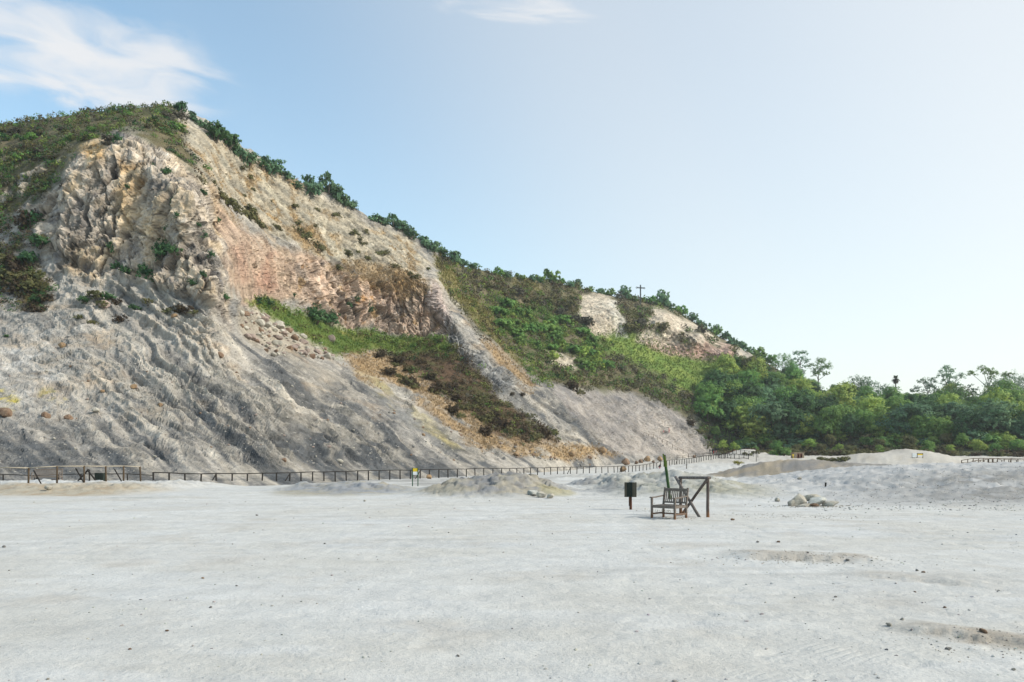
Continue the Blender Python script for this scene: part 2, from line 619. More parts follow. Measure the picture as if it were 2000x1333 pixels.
def _phi(r2):
    return 0.5 * r2 * np.log(r2 + 1e-12)


_cx = cp[:, :2] / 100.0
_n = len(_cx)
_K = _phi(((_cx[:, None] - _cx[None]) ** 2).sum(-1)) + np.eye(_n) * 0.004
_Pm = np.c_[np.ones(_n), _cx]
_A = np.block([[_K, _Pm], [_Pm.T, np.zeros((3, 3))]])
_w = np.linalg.solve(_A, np.r_[np.log(cp[:, 2]), 0, 0, 0])


def depth(px, py):
    q = np.c_[np.ravel(px), np.ravel(py)] / 100.0
    out = np.empty(len(q))
    for s in range(0, len(q), 40000):
        b = q[s:s + 40000]
        r2 = (b[:, None, 0] - _cx[None, :, 0]) ** 2 + (b[:, None, 1] - _cx[None, :, 1]) ** 2
        out[s:s + 40000] = _phi(r2) @ _w[:_n] + np.c_[np.ones(len(b)), b] @ _w[_n:]
    return np.exp(out).reshape(np.shape(px))


_kx = np.array(list(COLS))
_foot = np.array([c[0][0] for c in COLS.values()], float)
_ridge = np.array([c[-1][0] for c in COLS.values()], float)


def smooth_interp(x, xs, ys):
    """piecewise cubic through (xs, ys) with limited slopes"""
    h = np.diff(xs)
    d = np.diff(ys) / h
    m = np.r_[d[0], (d[:-1] + d[1:]) / 2, d[-1]]
    flip = np.r_[False, d[:-1] * d[1:] <= 0, False]
    m[flip] = 0
    i = np.clip(np.searchsorted(xs, x) - 1, 0, len(xs) - 2)
    t = (x - xs[i]) / h[i]
    return ((1 + 2 * t) * (1 - t) ** 2 * ys[i] + t * (1 - t) ** 2 * h[i] * m[i] + t * t * (3 - 2 * t) * ys[i + 1] + t * t * (t - 1) * h[i] * m[i + 1])


NC, NR = 1020, 380
hx = np.linspace(-300, 2300, NC)
hf, hr = smooth_interp(hx, _kx, _foot), smooth_interp(hx, _kx, _ridge)
tt = np.linspace(-0.05, 1, NR)
HPX = np.repeat(hx[:, None], NR, 1)
HPY = hf[:, None] + (hr - hf)[:, None] * tt[None]
HPY[:, tt < 0] = hf[:, None] + (hf - hr)[:, None] * 0 + (-tt[tt < 0][None] / 0.05) * 26
HD = depth(HPX, np.minimum(HPY, hf[:, None]))
HD = np.where(HPY > hf[:, None], HD - (HPY - hf[:, None]) * 0.25, HD)
V = np.stack([(HPX - 1000) / F_PX * HD, HD, EYE + (HOR - HPY) / F_PX * HD], -1)
sh = V.shape[:2]
pxf, pyf = HPX.ravel(), HPY.ravel()
P0 = V.reshape(-1, 3)


def grid_normals(V):
    du = np.gradient(V, axis=0)
    dv = np.gradient(V, axis=1)
    n = np.cross(du, dv)
    n /= np.linalg.norm(n, axis=-1)[..., None] + 1e-9
    s = np.sign((n * np.array([0, -1, 0.3])).sum(-1))
    return n * s[..., None]


NRM = grid_normals(V)
# soften the normals so that the relief does not tear at the spurs
for _ in range(6):
    NRM[1:-1] = (NRM[:-2] + NRM[1:-1] * 2 + NRM[2:]) / 4
    NRM[:, 1:-1] = (NRM[:, :-2] + NRM[:, 1:-1] * 2 + NRM[:, 2:]) / 4
NRM /= np.linalg.norm(NRM, axis=-1)[..., None]
NF = NRM.reshape(-1, 3)

# ragged borders between the zones
wx_ = fbm(P0 / 9.0, 4, 0.6, seed=3.3)
wy_ = fbm(P0 / 9.0, 4, 0.6, seed=40.1)
scl = 100.0 / P0[:, 1]
zx, zy = pxf + wx_ * 34 * np.clip(scl, 0.3, 1.2), pyf + wy_ * 30 * np.clip(scl, 0.3, 1.2)


def zone(poly, soft=9):
    return poly_mask(zx, zy, poly, soft)


Z = {}
Z['cap'] = zone([(-320, 150), (-320, 430), (0, 428), (40, 420), (75, 385), (135, 330), (190, 268), (225, 250), (262, 256), (305, 283), (372, 315), (400, 355), (372, 300), (345, 222), (338, 150)])
Z['leftbrush'] = zone([(-320, 430), (50, 425), (70, 470), (75, 520), (95, 560), (70, 605), (-40, 612), (-320, 640)], 16)
Z['bastion'] = zone([(60, 420), (135, 330), (200, 250), (262, 256), (372, 315), (415, 360), (432, 420), (440, 520), (450, 640), (400, 590), (300, 560), (200, 560), (110, 520), (70, 470)])
Z['orange'] = zone([(160, 285), (205, 272), (210, 320), (180, 335)], 12) + zone([(245, 310), (282, 315), (282, 380), (258, 420), (240, 410)], 14) * 0.7 + zone([(405, 350), (425, 360), (432, 470), (420, 470)], 6) * 0.5
Z['upper'] = zone([(345, 222), (380, 240), (470, 300), (560, 352), (700, 425), (800, 470), (845, 520), (800, 540), (690, 520), (620, 500), (520, 450), (440, 380), (400, 350), (368, 290)])
Z['pink'] = zone([(420, 400), (470, 440), (530, 480), (640, 505), (645, 560), (590, 590), (520, 600), (470, 600), (452, 560), (440, 500)])
Z['redstreak'] = zone([(510, 510), (535, 500), (545, 560), (520, 585), (500, 575)], 12) + 0.6 * zone([(455, 480), (480, 480), (490, 540), (470, 560)], 14)
Z['mid'] = zone([(560, 520), (640, 505), (690, 540), (830, 550), (885, 630), (880, 650), (780, 650), (660, 640), (590, 600)])
Z['dry'] = (zone([(560, 445), (610, 450), (640, 500), (590, 490)], 10) + zone([(640, 530), (700, 515), (820, 530), (835, 560), (790, 590), (720, 560)], 16) * 0.9 + zone([(420, 380), (450, 410), (470, 440), (440, 430)], 8) * 0.6
            + zone([(665, 690), (740, 690), (830, 740), (905, 800), (960, 845), (1090, 862), (1190, 886), (1050, 890), (930, 868), (870, 830), (790, 760), (700, 735)], 9)
            + zone([(940, 660), (985, 690), (1045, 755), (1030, 765), (960, 700)], 8) + 0.7 * zone([(560, 350), (600, 360), (570, 390)], 10)
            + 0.8 * zone([(1000, 885), (1090, 878), (1210, 890), (1120, 898)], 8))
Z['terrace'] = zone([(478, 588), (520, 588), (580, 612), (660, 640), (760, 655), (872, 655), (890, 690), (800, 690), (745, 685), (690, 695), (650, 690), (590, 660), (530, 625)], 8)
Z['heath'] = zone([(735, 690), (800, 685), (885, 680), (925, 720), (985, 780), (1050, 830), (1085, 858), (1020, 868), (950, 840), (890, 790), (830, 745)], 9) + zone([(850, 790), (890, 790), (1010, 865), (930, 830)], 8) * 0.4
Z['talus'] = zone([(462, 605), (500, 608), (560, 630), (640, 690), (600, 700), (530, 690), (475, 660)], 8)
Z['yellow'] = zone([(700, 730), (740, 740), (895, 880), (860, 880), (760, 800)], 14) * 0.8
Z['spur'] = zone([(838, 540), (858, 560), (890, 630), (930, 680), (1000, 740), (985, 770), (940, 740), (885, 690), (870, 640), (845, 600)], 7)
Z['bay'] = zone([(850, 500), (870, 500), (1000, 538), (1150, 560), (1290, 590), (1440, 668), (1440, 720), (1380, 790), (1345, 820), (1320, 800), (1230, 765), (1130, 760), (1060, 745), (1000, 700), (930, 645), (880, 575)])
Z['yellowgrass'] = zone([(850, 500), (880, 505), (900, 560), (960, 610), (1000, 680), (1020, 720), (960, 660), (900, 600), (860, 545)], 9) + 0.8 * zone([(1000, 540), (1040, 545), (1060, 570), (1010, 560)], 9)
Z['lush'] = zone([(960, 590), (1040, 590), (1120, 640), (1200, 680), (1180, 720), (1090, 720), (1020, 680), (985, 640)], 12) + zone([(1000, 690), (1060, 720), (1080, 760), (1030, 730)], 10)
Z['meadow'] = zone([(1160, 648), (1250, 655), (1330, 690), (1430, 705), (1420, 745), (1340, 765), (1260, 720), (1190, 690)], 10)
Z['cliff3'] = zone([(1135, 575), (1185, 572), (1205, 590), (1222, 655), (1150, 650), (1130, 610)], 6) + zone([(1280, 600), (1310, 612), (1360, 635), (1410, 668), (1432, 672), (1432, 708), (1370, 705), (1300, 690), (1238, 668), (1262, 640)], 6) + zone([(1478, 680), (1500, 684), (1498, 694), (1478, 692)], 4)
Z['cliff3'] *= sstep(-0.42, -0.08, fbm(P0 / 11.0, 4, 0.6, seed=560.0) + 0.1)
Z['cliff3'] += zone([(1575, 722), (1600, 728), (1598, 742), (1575, 738)], 4)
Z['outcrop'] = zone([(1072, 682), (1100, 690), (1130, 700), (1125, 720), (1090, 715), (1075, 705)], 6) * 0.8
Z['fan3'] = zone([(1075, 740), (1130, 765), (1230, 770), (1330, 798), (1348, 840), (1400, 866), (1380, 890), (1200, 890), (1100, 800)], 10)
Z['sulphur'] = zone([(-20, 770), (30, 775), (35, 800), (-20, 808)], 10) + zone([(75, 765), (110, 765), (125, 785), (115, 798), (85, 790)], 7)
Z['whitepatch'] = zone([(-40, 690), (30, 680), (80, 665), (125, 700), (120, 760), (60, 790), (0, 760), (-40, 790)], 22)
Z['wood'] = zone([(1345, 800), (1380, 770), (1440, 715), (1500, 690), (1600, 700), (2320, 720), (2320, 900), (1420, 900), (1380, 860)], 12)
Z['darkfan'] = zone([(120, 850), (250, 800), (380, 775), (470, 745), (560, 700), (640, 715), (760, 800), (900, 872), (960, 905), (700, 918), (400, 925), (150, 915)], 30) * 0.9 + zone([(-30, 850), (120, 870), (160, 925), (-30, 935)], 25) * 0.6 + zone([(1090, 790), (1200, 840), (1300, 870), (1250, 890), (1120, 880), (1060, 830)], 14) * 0.7
Z['scar'] = zone([(1188, 590), (1204, 590), (1216, 625), (1226, 662), (1206, 660), (1196, 620)], 5)
Z['knobs'] = zone([(10, 325), (140, 315), (150, 400), (90, 420), (0, 425), (0, 380)], 14) * sstep(-0.02, 0.16, fbm(P0 / 3.6, 4, 0.6, seed=580.0))
Z['cap'] *= 1 - 0.95 * Z['knobs']
Z['leftbrush'] *= sstep(-0.48, -0.16, fbm(P0 / 4.2, 4, 0.6, seed=585.0))
Z['dry'] = Z['dry'] + Z['upper'] * sstep(0.16, 0.34, fbm(P0 / 6.0, 4, 0.6, seed=590.0)) * 0.85 + Z['mid'] * sstep(0.20, 0.38, fbm(P0 / 4.0, 4, 0.6, seed=591.0)) * 0.8
for k in Z:
    Z[k] = np.clip(Z[k], 0, 1)

veg = np.clip(Z['cap'] + Z['leftbrush'] * 0.6 + Z['bay'] * (1 - Z['cliff3']) * (1 - Z['outcrop']) + Z['terrace'] + Z['heath'] + Z['wood'], 0, 1)
rock = np.clip(Z['bastion'] + Z['knobs'] + Z['upper'] * 0.55 + Z['pink'] * 0.7 + Z['mid'] + Z['spur'] * 0.8 + Z['cliff3'] * 0.8 + Z['outcrop'], 0, 1) * (1 - 0.8 * Z['cap'])
scree = np.clip(1 - veg - rock, 0, 1)

# downhill streaks run down to the right across the fans, broken up by the rubble
wq = fbm(P0 / 14.0, 4, 0.6, seed=33.0)
sdir = R(37)
acr = (-(pxf) * np.sin(sdir) + pyf * np.cos(sdir)) / 24.0 + wq * 1.5
alo = (pxf * np.cos(sdir) + pyf * np.sin(sdir)) / 210.0
lw = 0.45 + 0.55 * sstep(300, 560, pxf)
g2 = np.c_[acr, alo, np.zeros_like(acr)]
streak = fbm(g2, 4, 0.6, seed=2.0) * lw + fbm(P0 / 7.0, 4, 0.6, seed=4.0) * (1 - lw)
streak2 = ridged(g2 * np.array([2.1, 1.7, 1]), 3, 0.6, seed=7.0) * lw + 0.55 * (1 - lw)
g4 = np.c_[acr * 0.62 + wq * 0.4, alo * 0.45, np.zeros_like(acr)]
ribb = (ridged(g4, 3, 0.5, seed=630.0) - 0.6) * sstep(80, 260, pxf)
# relief: craggy rock, gullied scree, hummocky vegetation
rock_b = np.clip(Z['upper'] * 0.75 + Z['cliff3'] + Z['outcrop'] + Z['pink'] * 0.35, 0, 1) * (1 - Z['bastion'])
size = np.clip(P0[:, 1] / 110.0, 0.5, 2.2)
dw = np.stack([fbm(P0 / 6.0, 3, seed=500.0), fbm(P0 / 6.0, 3, seed=510.0), fbm(P0 / 6.0, 3, seed=520.0)], 1) * 2.2
q = (P0 + dw) * np.array([1, 1, 0.42])
crag = (ridged(q / 12.0, 4, 0.5, seed=5.0) - 0.55) * 2.6 + fbm(q / 3.4, 5, 0.66, seed=15.0) * 0.8 + fbm(P0 / 22.0, 3, seed=25.0) * 1.8
crack = sstep(0.80, 0.97, ridged((P0 + dw * 1.3) * np.array([1, 1, 0.22]) / 5.5, 2, 0.5, seed=530.0))
crag = crag - crack * 1.5
rk_ = np.nonzero((rock > 0.03) | (scree > 0.05))[0]
cA, cB, cC = np.zeros(len(P0)), np.zeros(len(P0)), np.ones(len(P0))
dA, dB, dC = np.zeros(len(P0)), np.zeros(len(P0)), np.ones(len(P0))
va, ta, ea = cells((P0 + dw * 0.5)[rk_] * np.array([1, 1, 0.36]) / 3.4, 3.0)
cA[rk_], cB[rk_], cC[rk_] = va, ta, ea
va, ta, ea = cells((P0 + dw * 0.3)[rk_] * np.array([1, 1, 0.6]) / 1.3, 8.0)
dA[rk_], dB[rk_], dC[rk_] = va, ta, ea
jag = fbm((P0 + dw) * np.array([1, 1, 0.55]) / 2.6, 5, 0.78, seed=600.0)
ribs = ridged((P0 + dw * 1.6) * np.array([1, 1, 0.20]) / 6.5, 3, 0.6, seed=610.0) - 0.55
fract = jag * 1.35 + ribs * 2.2 + (cA * 0.50 + cB * 1.1 + dA * 0.26 + dB * 0.5 - (1 - sstep(0.0, 0.10, cC)) * 0.6 - (1 - sstep(0.0, 0.12, dC)) * 0.2) * 0.55
soft = fbm(P0 * np.array([1, 1, 0.55]) / 8.0, 5, 0.62, seed=540.0) * 3.0 - crack * 0.6
blocks = 0.0
lump = fbm(P0 / 4.5, 5, 0.62, seed=50.0)
fine = fbm(P0 / 1.3, 3, 0.65, seed=60.0)
disp = rock * ((crag + fract) * (1 - rock_b) + (soft * 0.7 + streak * 0.8 + jag * 0.65 + (ribs * 0.7 + dA * 0.2) + np.sin((P0[:, 2] + P0[:, 0] * 0.33 + wq * 5) * 2.1) * 0.16 + fine * 0.3) * rock_b) * np.clip(size, 0.7, 1.3) + scree * (streak * (0.7 + 1.5 * sstep(300, 560, pxf)) + (streak2 - 0.55) * (0.5 + 1.5 * sstep(350, 560, pxf)) + fbm(P0 / 2.0, 5, 0.74, seed=620.0) * 0.42 + lump * 0.6 + fine * 0.32 + ribb * 1.9 + dA * 0.12 + dB * 0.2 + (cA * 0.12 + cB * 0.3) * (1 - sstep(300, 560, pxf))) + veg * (lump * 1.1 + fbm(P0 / 15.0, 3, seed=70.0) * 1.6) + rock * (fine * 0.45 + fbm(P0 / 0.9, 2, seed=61.0) * 0.16)
footfade = sstep(-0.01, 0.07, np.repeat(tt[None], NC, 0).ravel())
view = P0 - np.array([0, 0, EYE])
view /= np.linalg.norm(view, axis=1)[:, None]
facing = np.clip(np.abs((NF * view).sum(1)) * 1.7, 0.2, 1.0)
disp *= (0.12 + 0.88 * footfade) * facing
PD = P0 + NF * disp[:, None]

# colour of rock, soil and ground cover
def lerp(a, b, t):
    return a + (b - a) * t[:, None]


def c_(r, g, b):
    return np.array([[r, g, b]], np.float32)


n_a = fbm(PD / 6.0, 5, 0.62, seed=80.0)
n_b = fbm(PD / 1.6, 4, 0.65, seed=90.0)
n_h = fbm(PD * np.array([1, 1, 0.6]) / 2.4, 5, 0.8, seed=95.0)
n_c = fbm(PD / 20.0, 4, 0.6, seed=100.0)
grey = np.clip(0.5 + streak * 0.9 + n_a * 0.5 + n_b * 0.45 + n_c * 0.4, 0, 1)
low = sstep(700, 900, pyf + n_c * 60)
colr = lerp(c_(0.31, 0.295, 0.27), c_(0.082, 0.088, 0.093), np.clip(0.10 + (grey - 0.5) * 1.1 + low * 0.62 * sstep(-0.45, 0.25, n_c + streak * 0.8) + 0.12 * sstep(500, 640, pxf) * (1 - sstep(1050, 1150, pxf)), 0, 1))
g3 = np.c_[acr * 1.35, alo * 0.42, np.zeros_like(acr)]
st3 = fbm(g3, 4, 0.6, seed=570.0)
stw = 0.65 + 0.35 * sstep(380, 560, pxf)
colr = lerp(colr, c_(0.095, 0.10, 0.105), sstep(0.04, 0.30, st3 + n_h * 0.25 + low * 0.10) * 0.9 * stw)
colr = lerp(colr, c_(0.46, 0.425, 0.375), sstep(0.06, 0.32, -st3 + n_h * 0.25) * 0.85 * stw * (1 - 0.5 * low))
colr = lerp(colr, c_(0.36, 0.27, 0.185), sstep(0.30, 0.55, fbm(g3 * 0.9, 3, 0.6, seed=575.0)) * 0.5 * sstep(500, 650, pxf) * (1 - sstep(930, 1000, pxf)))
colr = lerp(colr, c_(0.41, 0.385, 0.345), sstep(0.10, 0.6, n_a * 0.8 + n_b * 0.6 - streak * 0.6 - low * 0.15) * 0.75)
colr = lerp(colr, c_(0.30, 0.22, 0.15), sstep(0.2, 0.7, fbm(PD / 9.0, 4, 0.6, seed=110.0)) * 0.4 * (1 - low * 0.6))
# bastion: bluish grey with cream and white faces, dark seams
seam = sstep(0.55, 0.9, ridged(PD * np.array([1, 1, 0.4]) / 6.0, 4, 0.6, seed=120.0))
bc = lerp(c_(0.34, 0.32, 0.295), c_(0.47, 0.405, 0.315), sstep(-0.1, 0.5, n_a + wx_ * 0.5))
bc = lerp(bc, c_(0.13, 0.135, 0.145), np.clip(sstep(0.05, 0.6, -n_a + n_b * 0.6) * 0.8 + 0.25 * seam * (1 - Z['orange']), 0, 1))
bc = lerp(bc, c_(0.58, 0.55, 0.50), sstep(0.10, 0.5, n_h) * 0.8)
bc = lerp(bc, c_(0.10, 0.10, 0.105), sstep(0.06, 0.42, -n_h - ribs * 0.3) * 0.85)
bc = lerp(bc, c_(0.085, 0.08, 0.085), crack * 0.75)  # shade of the sunken cracks painted into the rock colour
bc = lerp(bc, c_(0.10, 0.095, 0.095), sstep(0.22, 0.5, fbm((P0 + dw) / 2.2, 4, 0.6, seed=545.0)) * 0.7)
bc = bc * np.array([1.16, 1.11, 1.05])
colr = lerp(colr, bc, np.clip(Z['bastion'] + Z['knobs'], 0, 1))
colr = lerp(colr, lerp(c_(0.44, 0.27, 0.11), c_(0.42, 0.35, 0.25), sstep(-0.3, 0.4, n_b)), np.clip(Z['orange'], 0, 1) * 0.75)
# bedded pale tuff of the upper wall
bed = np.sin((PD[:, 2] + PD[:, 0] * 0.33 + n_c * 4) * 1.9 + n_a * 2.6)
uc = lerp(c_(0.40, 0.36, 0.29), c_(0.22, 0.21, 0.18), np.clip(0.40 + bed * 0.40 + n_a * 0.6 + n_b * 0.6, 0, 1))
uc = lerp(uc, c_(0.50, 0.46, 0.37), sstep(0.15, 0.6, fbm(PD / 8.0, 3, seed=131.0) + n_b * 0.3) * 0.7)
uc = lerp(uc, c_(0.20, 0.135, 0.065), sstep(0.14, 0.42, fbm(PD / 5.0, 4, 0.6, seed=132.0)) * 0.75)
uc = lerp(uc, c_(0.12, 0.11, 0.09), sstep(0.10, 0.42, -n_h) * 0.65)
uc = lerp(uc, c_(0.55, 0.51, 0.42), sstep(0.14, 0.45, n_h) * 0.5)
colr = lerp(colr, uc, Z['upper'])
pc = lerp(c_(0.42, 0.335, 0.265), c_(0.31, 0.245, 0.205), np.clip(0.4 + n_a * 0.8 + n_b * 0.4, 0, 1))
pc = lerp(pc, c_(0.31, 0.18, 0.14), np.clip(Z['redstreak'], 0, 1) * 0.6)
pc = lerp(pc, c_(0.42, 0.40, 0.34), sstep(0.25, 0.6, fbm(PD / 4.0, 4, seed=140.0)) * 0.6)
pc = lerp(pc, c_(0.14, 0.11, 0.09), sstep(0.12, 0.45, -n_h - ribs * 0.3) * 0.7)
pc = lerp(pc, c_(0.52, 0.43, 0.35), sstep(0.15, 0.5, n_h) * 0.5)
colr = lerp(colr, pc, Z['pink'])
mc = lerp(c_(0.37, 0.29, 0.235), c_(0.17, 0.155, 0.14), np.clip(0.4 + n_a * 0.9 + n_b * 0.5, 0, 1))
mc = lerp(mc, c_(0.42, 0.40, 0.37), sstep(0.15, 0.6, fbm(PD / 3.0, 4, 0.6, seed=141.0)) * 0.6)
mc = lerp(mc, c_(0.27, 0.15, 0.06), sstep(0.25, 0.55, fbm(PD / 4.0, 3, 0.6, seed=142.0)) * 0.6)
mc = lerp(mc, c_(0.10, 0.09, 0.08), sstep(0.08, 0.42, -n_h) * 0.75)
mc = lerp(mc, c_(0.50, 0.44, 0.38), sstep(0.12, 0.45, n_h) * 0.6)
mc = mc * 1.35
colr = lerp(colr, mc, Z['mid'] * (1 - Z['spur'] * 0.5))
sc_ = lerp(c_(0.36, 0.35, 0.33), c_(0.13, 0.135, 0.14), np.clip(0.5 + n_a * 0.9 + n_b * 0.5 + 0.2 * sstep(640, 720, pyf), 0, 1))
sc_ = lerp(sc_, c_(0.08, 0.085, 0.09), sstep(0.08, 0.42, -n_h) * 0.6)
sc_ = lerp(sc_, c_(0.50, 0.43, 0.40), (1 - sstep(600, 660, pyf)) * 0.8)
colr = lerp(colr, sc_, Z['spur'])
colr = lerp(colr, c_(0.34, 0.30, 0.24), Z['talus'] * 0.8)
colr = lerp(colr, c_(0.075, 0.080, 0.085), Z['darkfan'] * sstep(-0.34, 0.06, st3 + n_h * 0.35 + n_c * 0.4) * 0.9)
colr = lerp(colr, c_(0.40, 0.315, 0.225), scree * sstep(0.05, 0.45, fbm(PD / np.array([9, 9, 4]), 4, 0.6, seed=640.0)) * (1 - low) * 0.6)
colr = lerp(colr, c_(0.52, 0.475, 0.40), scree * sstep(0.0, 0.25, ribb) * 0.4)
colr = lerp(colr, c_(0.07, 0.072, 0.075), scree * sstep(0.20, 0.5, -n_h) * 0.45)
colr = lerp(colr, c_(0.48, 0.455, 0.41), scree * sstep(0.18, 0.5, n_h) * 0.45)
yst = sstep(0.1, 0.5, np.sin(acr * 1.3 + n_a) * 0.5 + streak)
colr = lerp(colr, c_(0.42, 0.36, 0.17), Z['yellow'] * yst * 0.8)
colr = lerp(colr, c_(0.44, 0.43, 0.40), Z['yellow'] * (1 - yst) * 0.35)
fc = lerp(c_(0.43, 0.39, 0.35), c_(0.13, 0.13, 0.135), np.clip(0.42 + streak * 0.9 + n_a * 0.5 + n_b * 0.4 + 0.2 * (1 - sstep(1150, 1300, pxf)), 0, 1))
colr = lerp(colr, fc, Z['fan3'])
c3c = lerp(c_(0.58, 0.53, 0.45), c_(0.40, 0.35, 0.295), np.clip(0.4 + n_a + n_b * 0.5, 0, 1))
c3c = lerp(c3c, c_(0.36, 0.22, 0.19), sstep(650, 690, pyf + n_a * 25) * sstep(1225, 1260, pxf) * 0.6)
colr = lerp(colr, c_(0.47, 0.46, 0.44), Z['whitepatch'] * sstep(-0.15, 0.35, fbm(PD / 3.5, 4, 0.6, seed=150.0)) * 0.85)
colr = lerp(colr, c_(0.36, 0.33, 0.24), Z['whitepatch'] * sstep(0.1, 0.5, n_c + n_b * 0.4) * 0.5)
colr = lerp(colr, c_(0.48, 0.40, 0.08), np.clip(Z['sulphur'], 0, 1) * sstep(-0.2, 0.3, fbm(PD / 1.5, 4, 0.6, seed=151.0)) * 0.85)
# ground cover between the bushes
vc = lerp(c_(0.080, 0.082, 0.038), c_(0.155, 0.13, 0.08), sstep(-0.25, 0.35, n_a))
colr = lerp(colr, vc, np.clip(Z['cap'] + Z['bay'] * 0.95, 0, 1))
colr = lerp(colr, lerp(c_(0.09, 0.055, 0.035), c_(0.08, 0.075, 0.03), sstep(-0.3, 0.4, n_a)), Z['leftbrush'] * sstep(-0.25, 0.3, n_a + 0.1))
colr = lerp(colr, lerp(c_(0.10, 0.065, 0.042), c_(0.07, 0.07, 0.032), sstep(-0.2, 0.5, n_a)), Z['heath'])
colr = lerp(colr, lerp(c_(0.095, 0.14, 0.035), c_(0.20, 0.18, 0.055), sstep(0.0, 0.6, n_a)), Z['terrace'])
colr = lerp(colr, lerp(c_(0.22, 0.19, 0.085), c_(0.13, 0.13, 0.055), sstep(-0.2, 0.4, n_a)), np.clip(Z['yellowgrass'], 0, 1))
colr = lerp(colr, lerp(c_(0.12, 0.19, 0.045), c_(0.21, 0.26, 0.065), sstep(-0.3, 0.4, n_a)), np.clip(Z['meadow'], 0, 1))
colr = lerp(colr, lerp(c_(0.36, 0.25, 0.135), c_(0.27, 0.21, 0.14), sstep(-0.3, 0.4, n_b)), np.clip(Z['dry'], 0, 1) * sstep(-0.45, 0.05, n_a + n_b * 0.4) * 0.92)
c3c = lerp(c3c, c_(0.16, 0.14, 0.12), sstep(0.10, 0.42, -n_h) * 0.6)
colr = lerp(colr, c3c, np.clip(Z['cliff3'] + Z['outcrop'], 0, 1))
colr = lerp(colr, c_(0.52, 0.50, 0.45), Z['scar'] * 0.9)
colr = lerp(colr, c_(0.07, 0.08, 0.04), Z['wood'] * (1 - np.clip(Z['cliff3'], 0, 1)) * 0.9)
edge = 1 - (0.45 * (1 - sstep(0.0, 0.09, dC)) + 0.45 * (1 - sstep(0.0, 0.07, cC))) * np.clip(rock + 0.25 * scree, 0, 1)  # crevice shade painted into the colour along the block borders
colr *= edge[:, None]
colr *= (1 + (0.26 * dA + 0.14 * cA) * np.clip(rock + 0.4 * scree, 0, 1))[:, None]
colr *= ((1 + 0.30 * n_b + 0.18 * fine) * (1.0 + 0.0 * np.clip(Z['cliff3'] * 0.5 + veg, 0, 1)))[:, None]
lum_ = colr.mean(1, keepdims=True)
sat_ = 1 + 0.38 * np.clip(rock, 0, 1)[:, None] + 0.10 * scree[:, None]
colr = np.clip(lum_ + (colr - lum_) * sat_, 0.012, 0.75)

# the far side, falling away behind the ridge
PG = PD.reshape(NC, NR, 3)
top = PG[:, -1:]
back = np.concatenate([top + np.array([(hx[:, None] - 1000) / F_PX * s, np.full((NC, 1), s), np.full((NC, 1), dz)]).transpose(1, 2, 0) for s, dz in ((5, 0.1), (14, -1.5), (35, -9), (80, -30), (160, -70))], 1)
CG = colr.reshape(NC, NR, 3)
full = np.concatenate([PG, back], 1)
fullc = np.concatenate([CG, np.repeat(CG[:, -1:], back.shape[1], 1)], 1)
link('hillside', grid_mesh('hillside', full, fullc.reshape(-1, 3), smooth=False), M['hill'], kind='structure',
     label='steep crater hillside of pale rock cliffs, grey scree and brush')


def hill_at(px, py, sink=0.0):
    """the point of the finished slope at a place of the photograph"""
    i = int(np.clip(np.searchsorted(hx, px), 0, NC - 1))
    j = int(np.argmin(np.abs(HPY[i] - py)))
    p = PG[i, j].copy()
    p[2] -= sink
    return p


# ------------------------------------------------------------------ the crater floor
def ground_z(X, Y):
    """height of the crater floor"""
    X, Y = np.asarray(X, float), np.asarray(Y, float)
    u = X / np.maximum(Y, 1)
    z = -0.62 * sstep(46, 70, Y) * (1 - sstep(135, 185, Y))
    z = z + (2.4 * sstep(105, 205, Y) + 0.9 * sstep(205, 245, Y)) * sstep(0.12, 0.34, u)
    z = z + 0.9 * sstep(150, 230, Y) * (1 - sstep(0.12, 0.34, u))

    def mound(cx, cy, rx, ry, h, rot=0.0, p=2.0):
        c, s = math.cos(rot), math.sin(rot)
        dx, dy = X - cx, Y - cy
        e = ((dx * c + dy * s) / rx) ** 2 + ((-dx * s + dy * c) / ry) ** 2
        return h * np.exp(-e ** (p / 2))
    z = z + mound(-2.6, 39.5, 1.9, 3.2, 0.62, 0.2) + mound(0.6, 40.5, 2.0, 3.2, 0.85, -0.1) + mound(-0.9, 38.0, 2.6, 2.4, 0.28)
    z = z + mound(-8.6, 43.5, 2.6, 3.4, 0.46) + mound(-12.2, 45, 1.6, 2.2, 0.30)
    z = z + 0.34 * sstep(37.5, 41.5, Y + 0.10 * (X + 20)) * (1 - sstep(52, 60, Y)) * (1 - sstep(-21.5, -18.5, X))
    z = z + mound(9.2, 44, 3.6, 7.0, 0.95) + mound(5.4, 47, 2.2, 5.0, 0.45) + mound(13, 56, 4.5, 6, 0.55)
    # the gravel bank in the right
    z = z + 1.52 * sstep(11.5, 24, X - 0.12 * (Y - 45)) * sstep(27.5, 46, Y) * (1 - sstep(58, 80, Y)) * (0.85 + 0.15 * sstep(22, 34, X))
    # mounds beyond it
    z = z + mound(33, 88, 6.2, 8, 1.95) + mound(42.5, 90, 7, 7, 1.45) + mound(51, 94, 6, 7, 1.15) + mound(28, 92, 4, 6, 0.8)
    z = z + mound(74, 150, 8.5, 10, 1.75, 0, 2.6) + mound(81.0, 153, 6.5, 9, 1.7, 0, 2.6) + mound(66, 148, 6, 9, 1.1) + mound(90, 154, 6, 8, 1.0)
    z = z + mound(60, 198, 5.2, 8, 1.9) + mound(36, 150, 10, 9, 0.6) + mound(10, 92, 9, 7, 0.45) + mound(24, 112, 9, 8, 0.5) + mound(80, 122, 20, 14, 0.75)
    return z


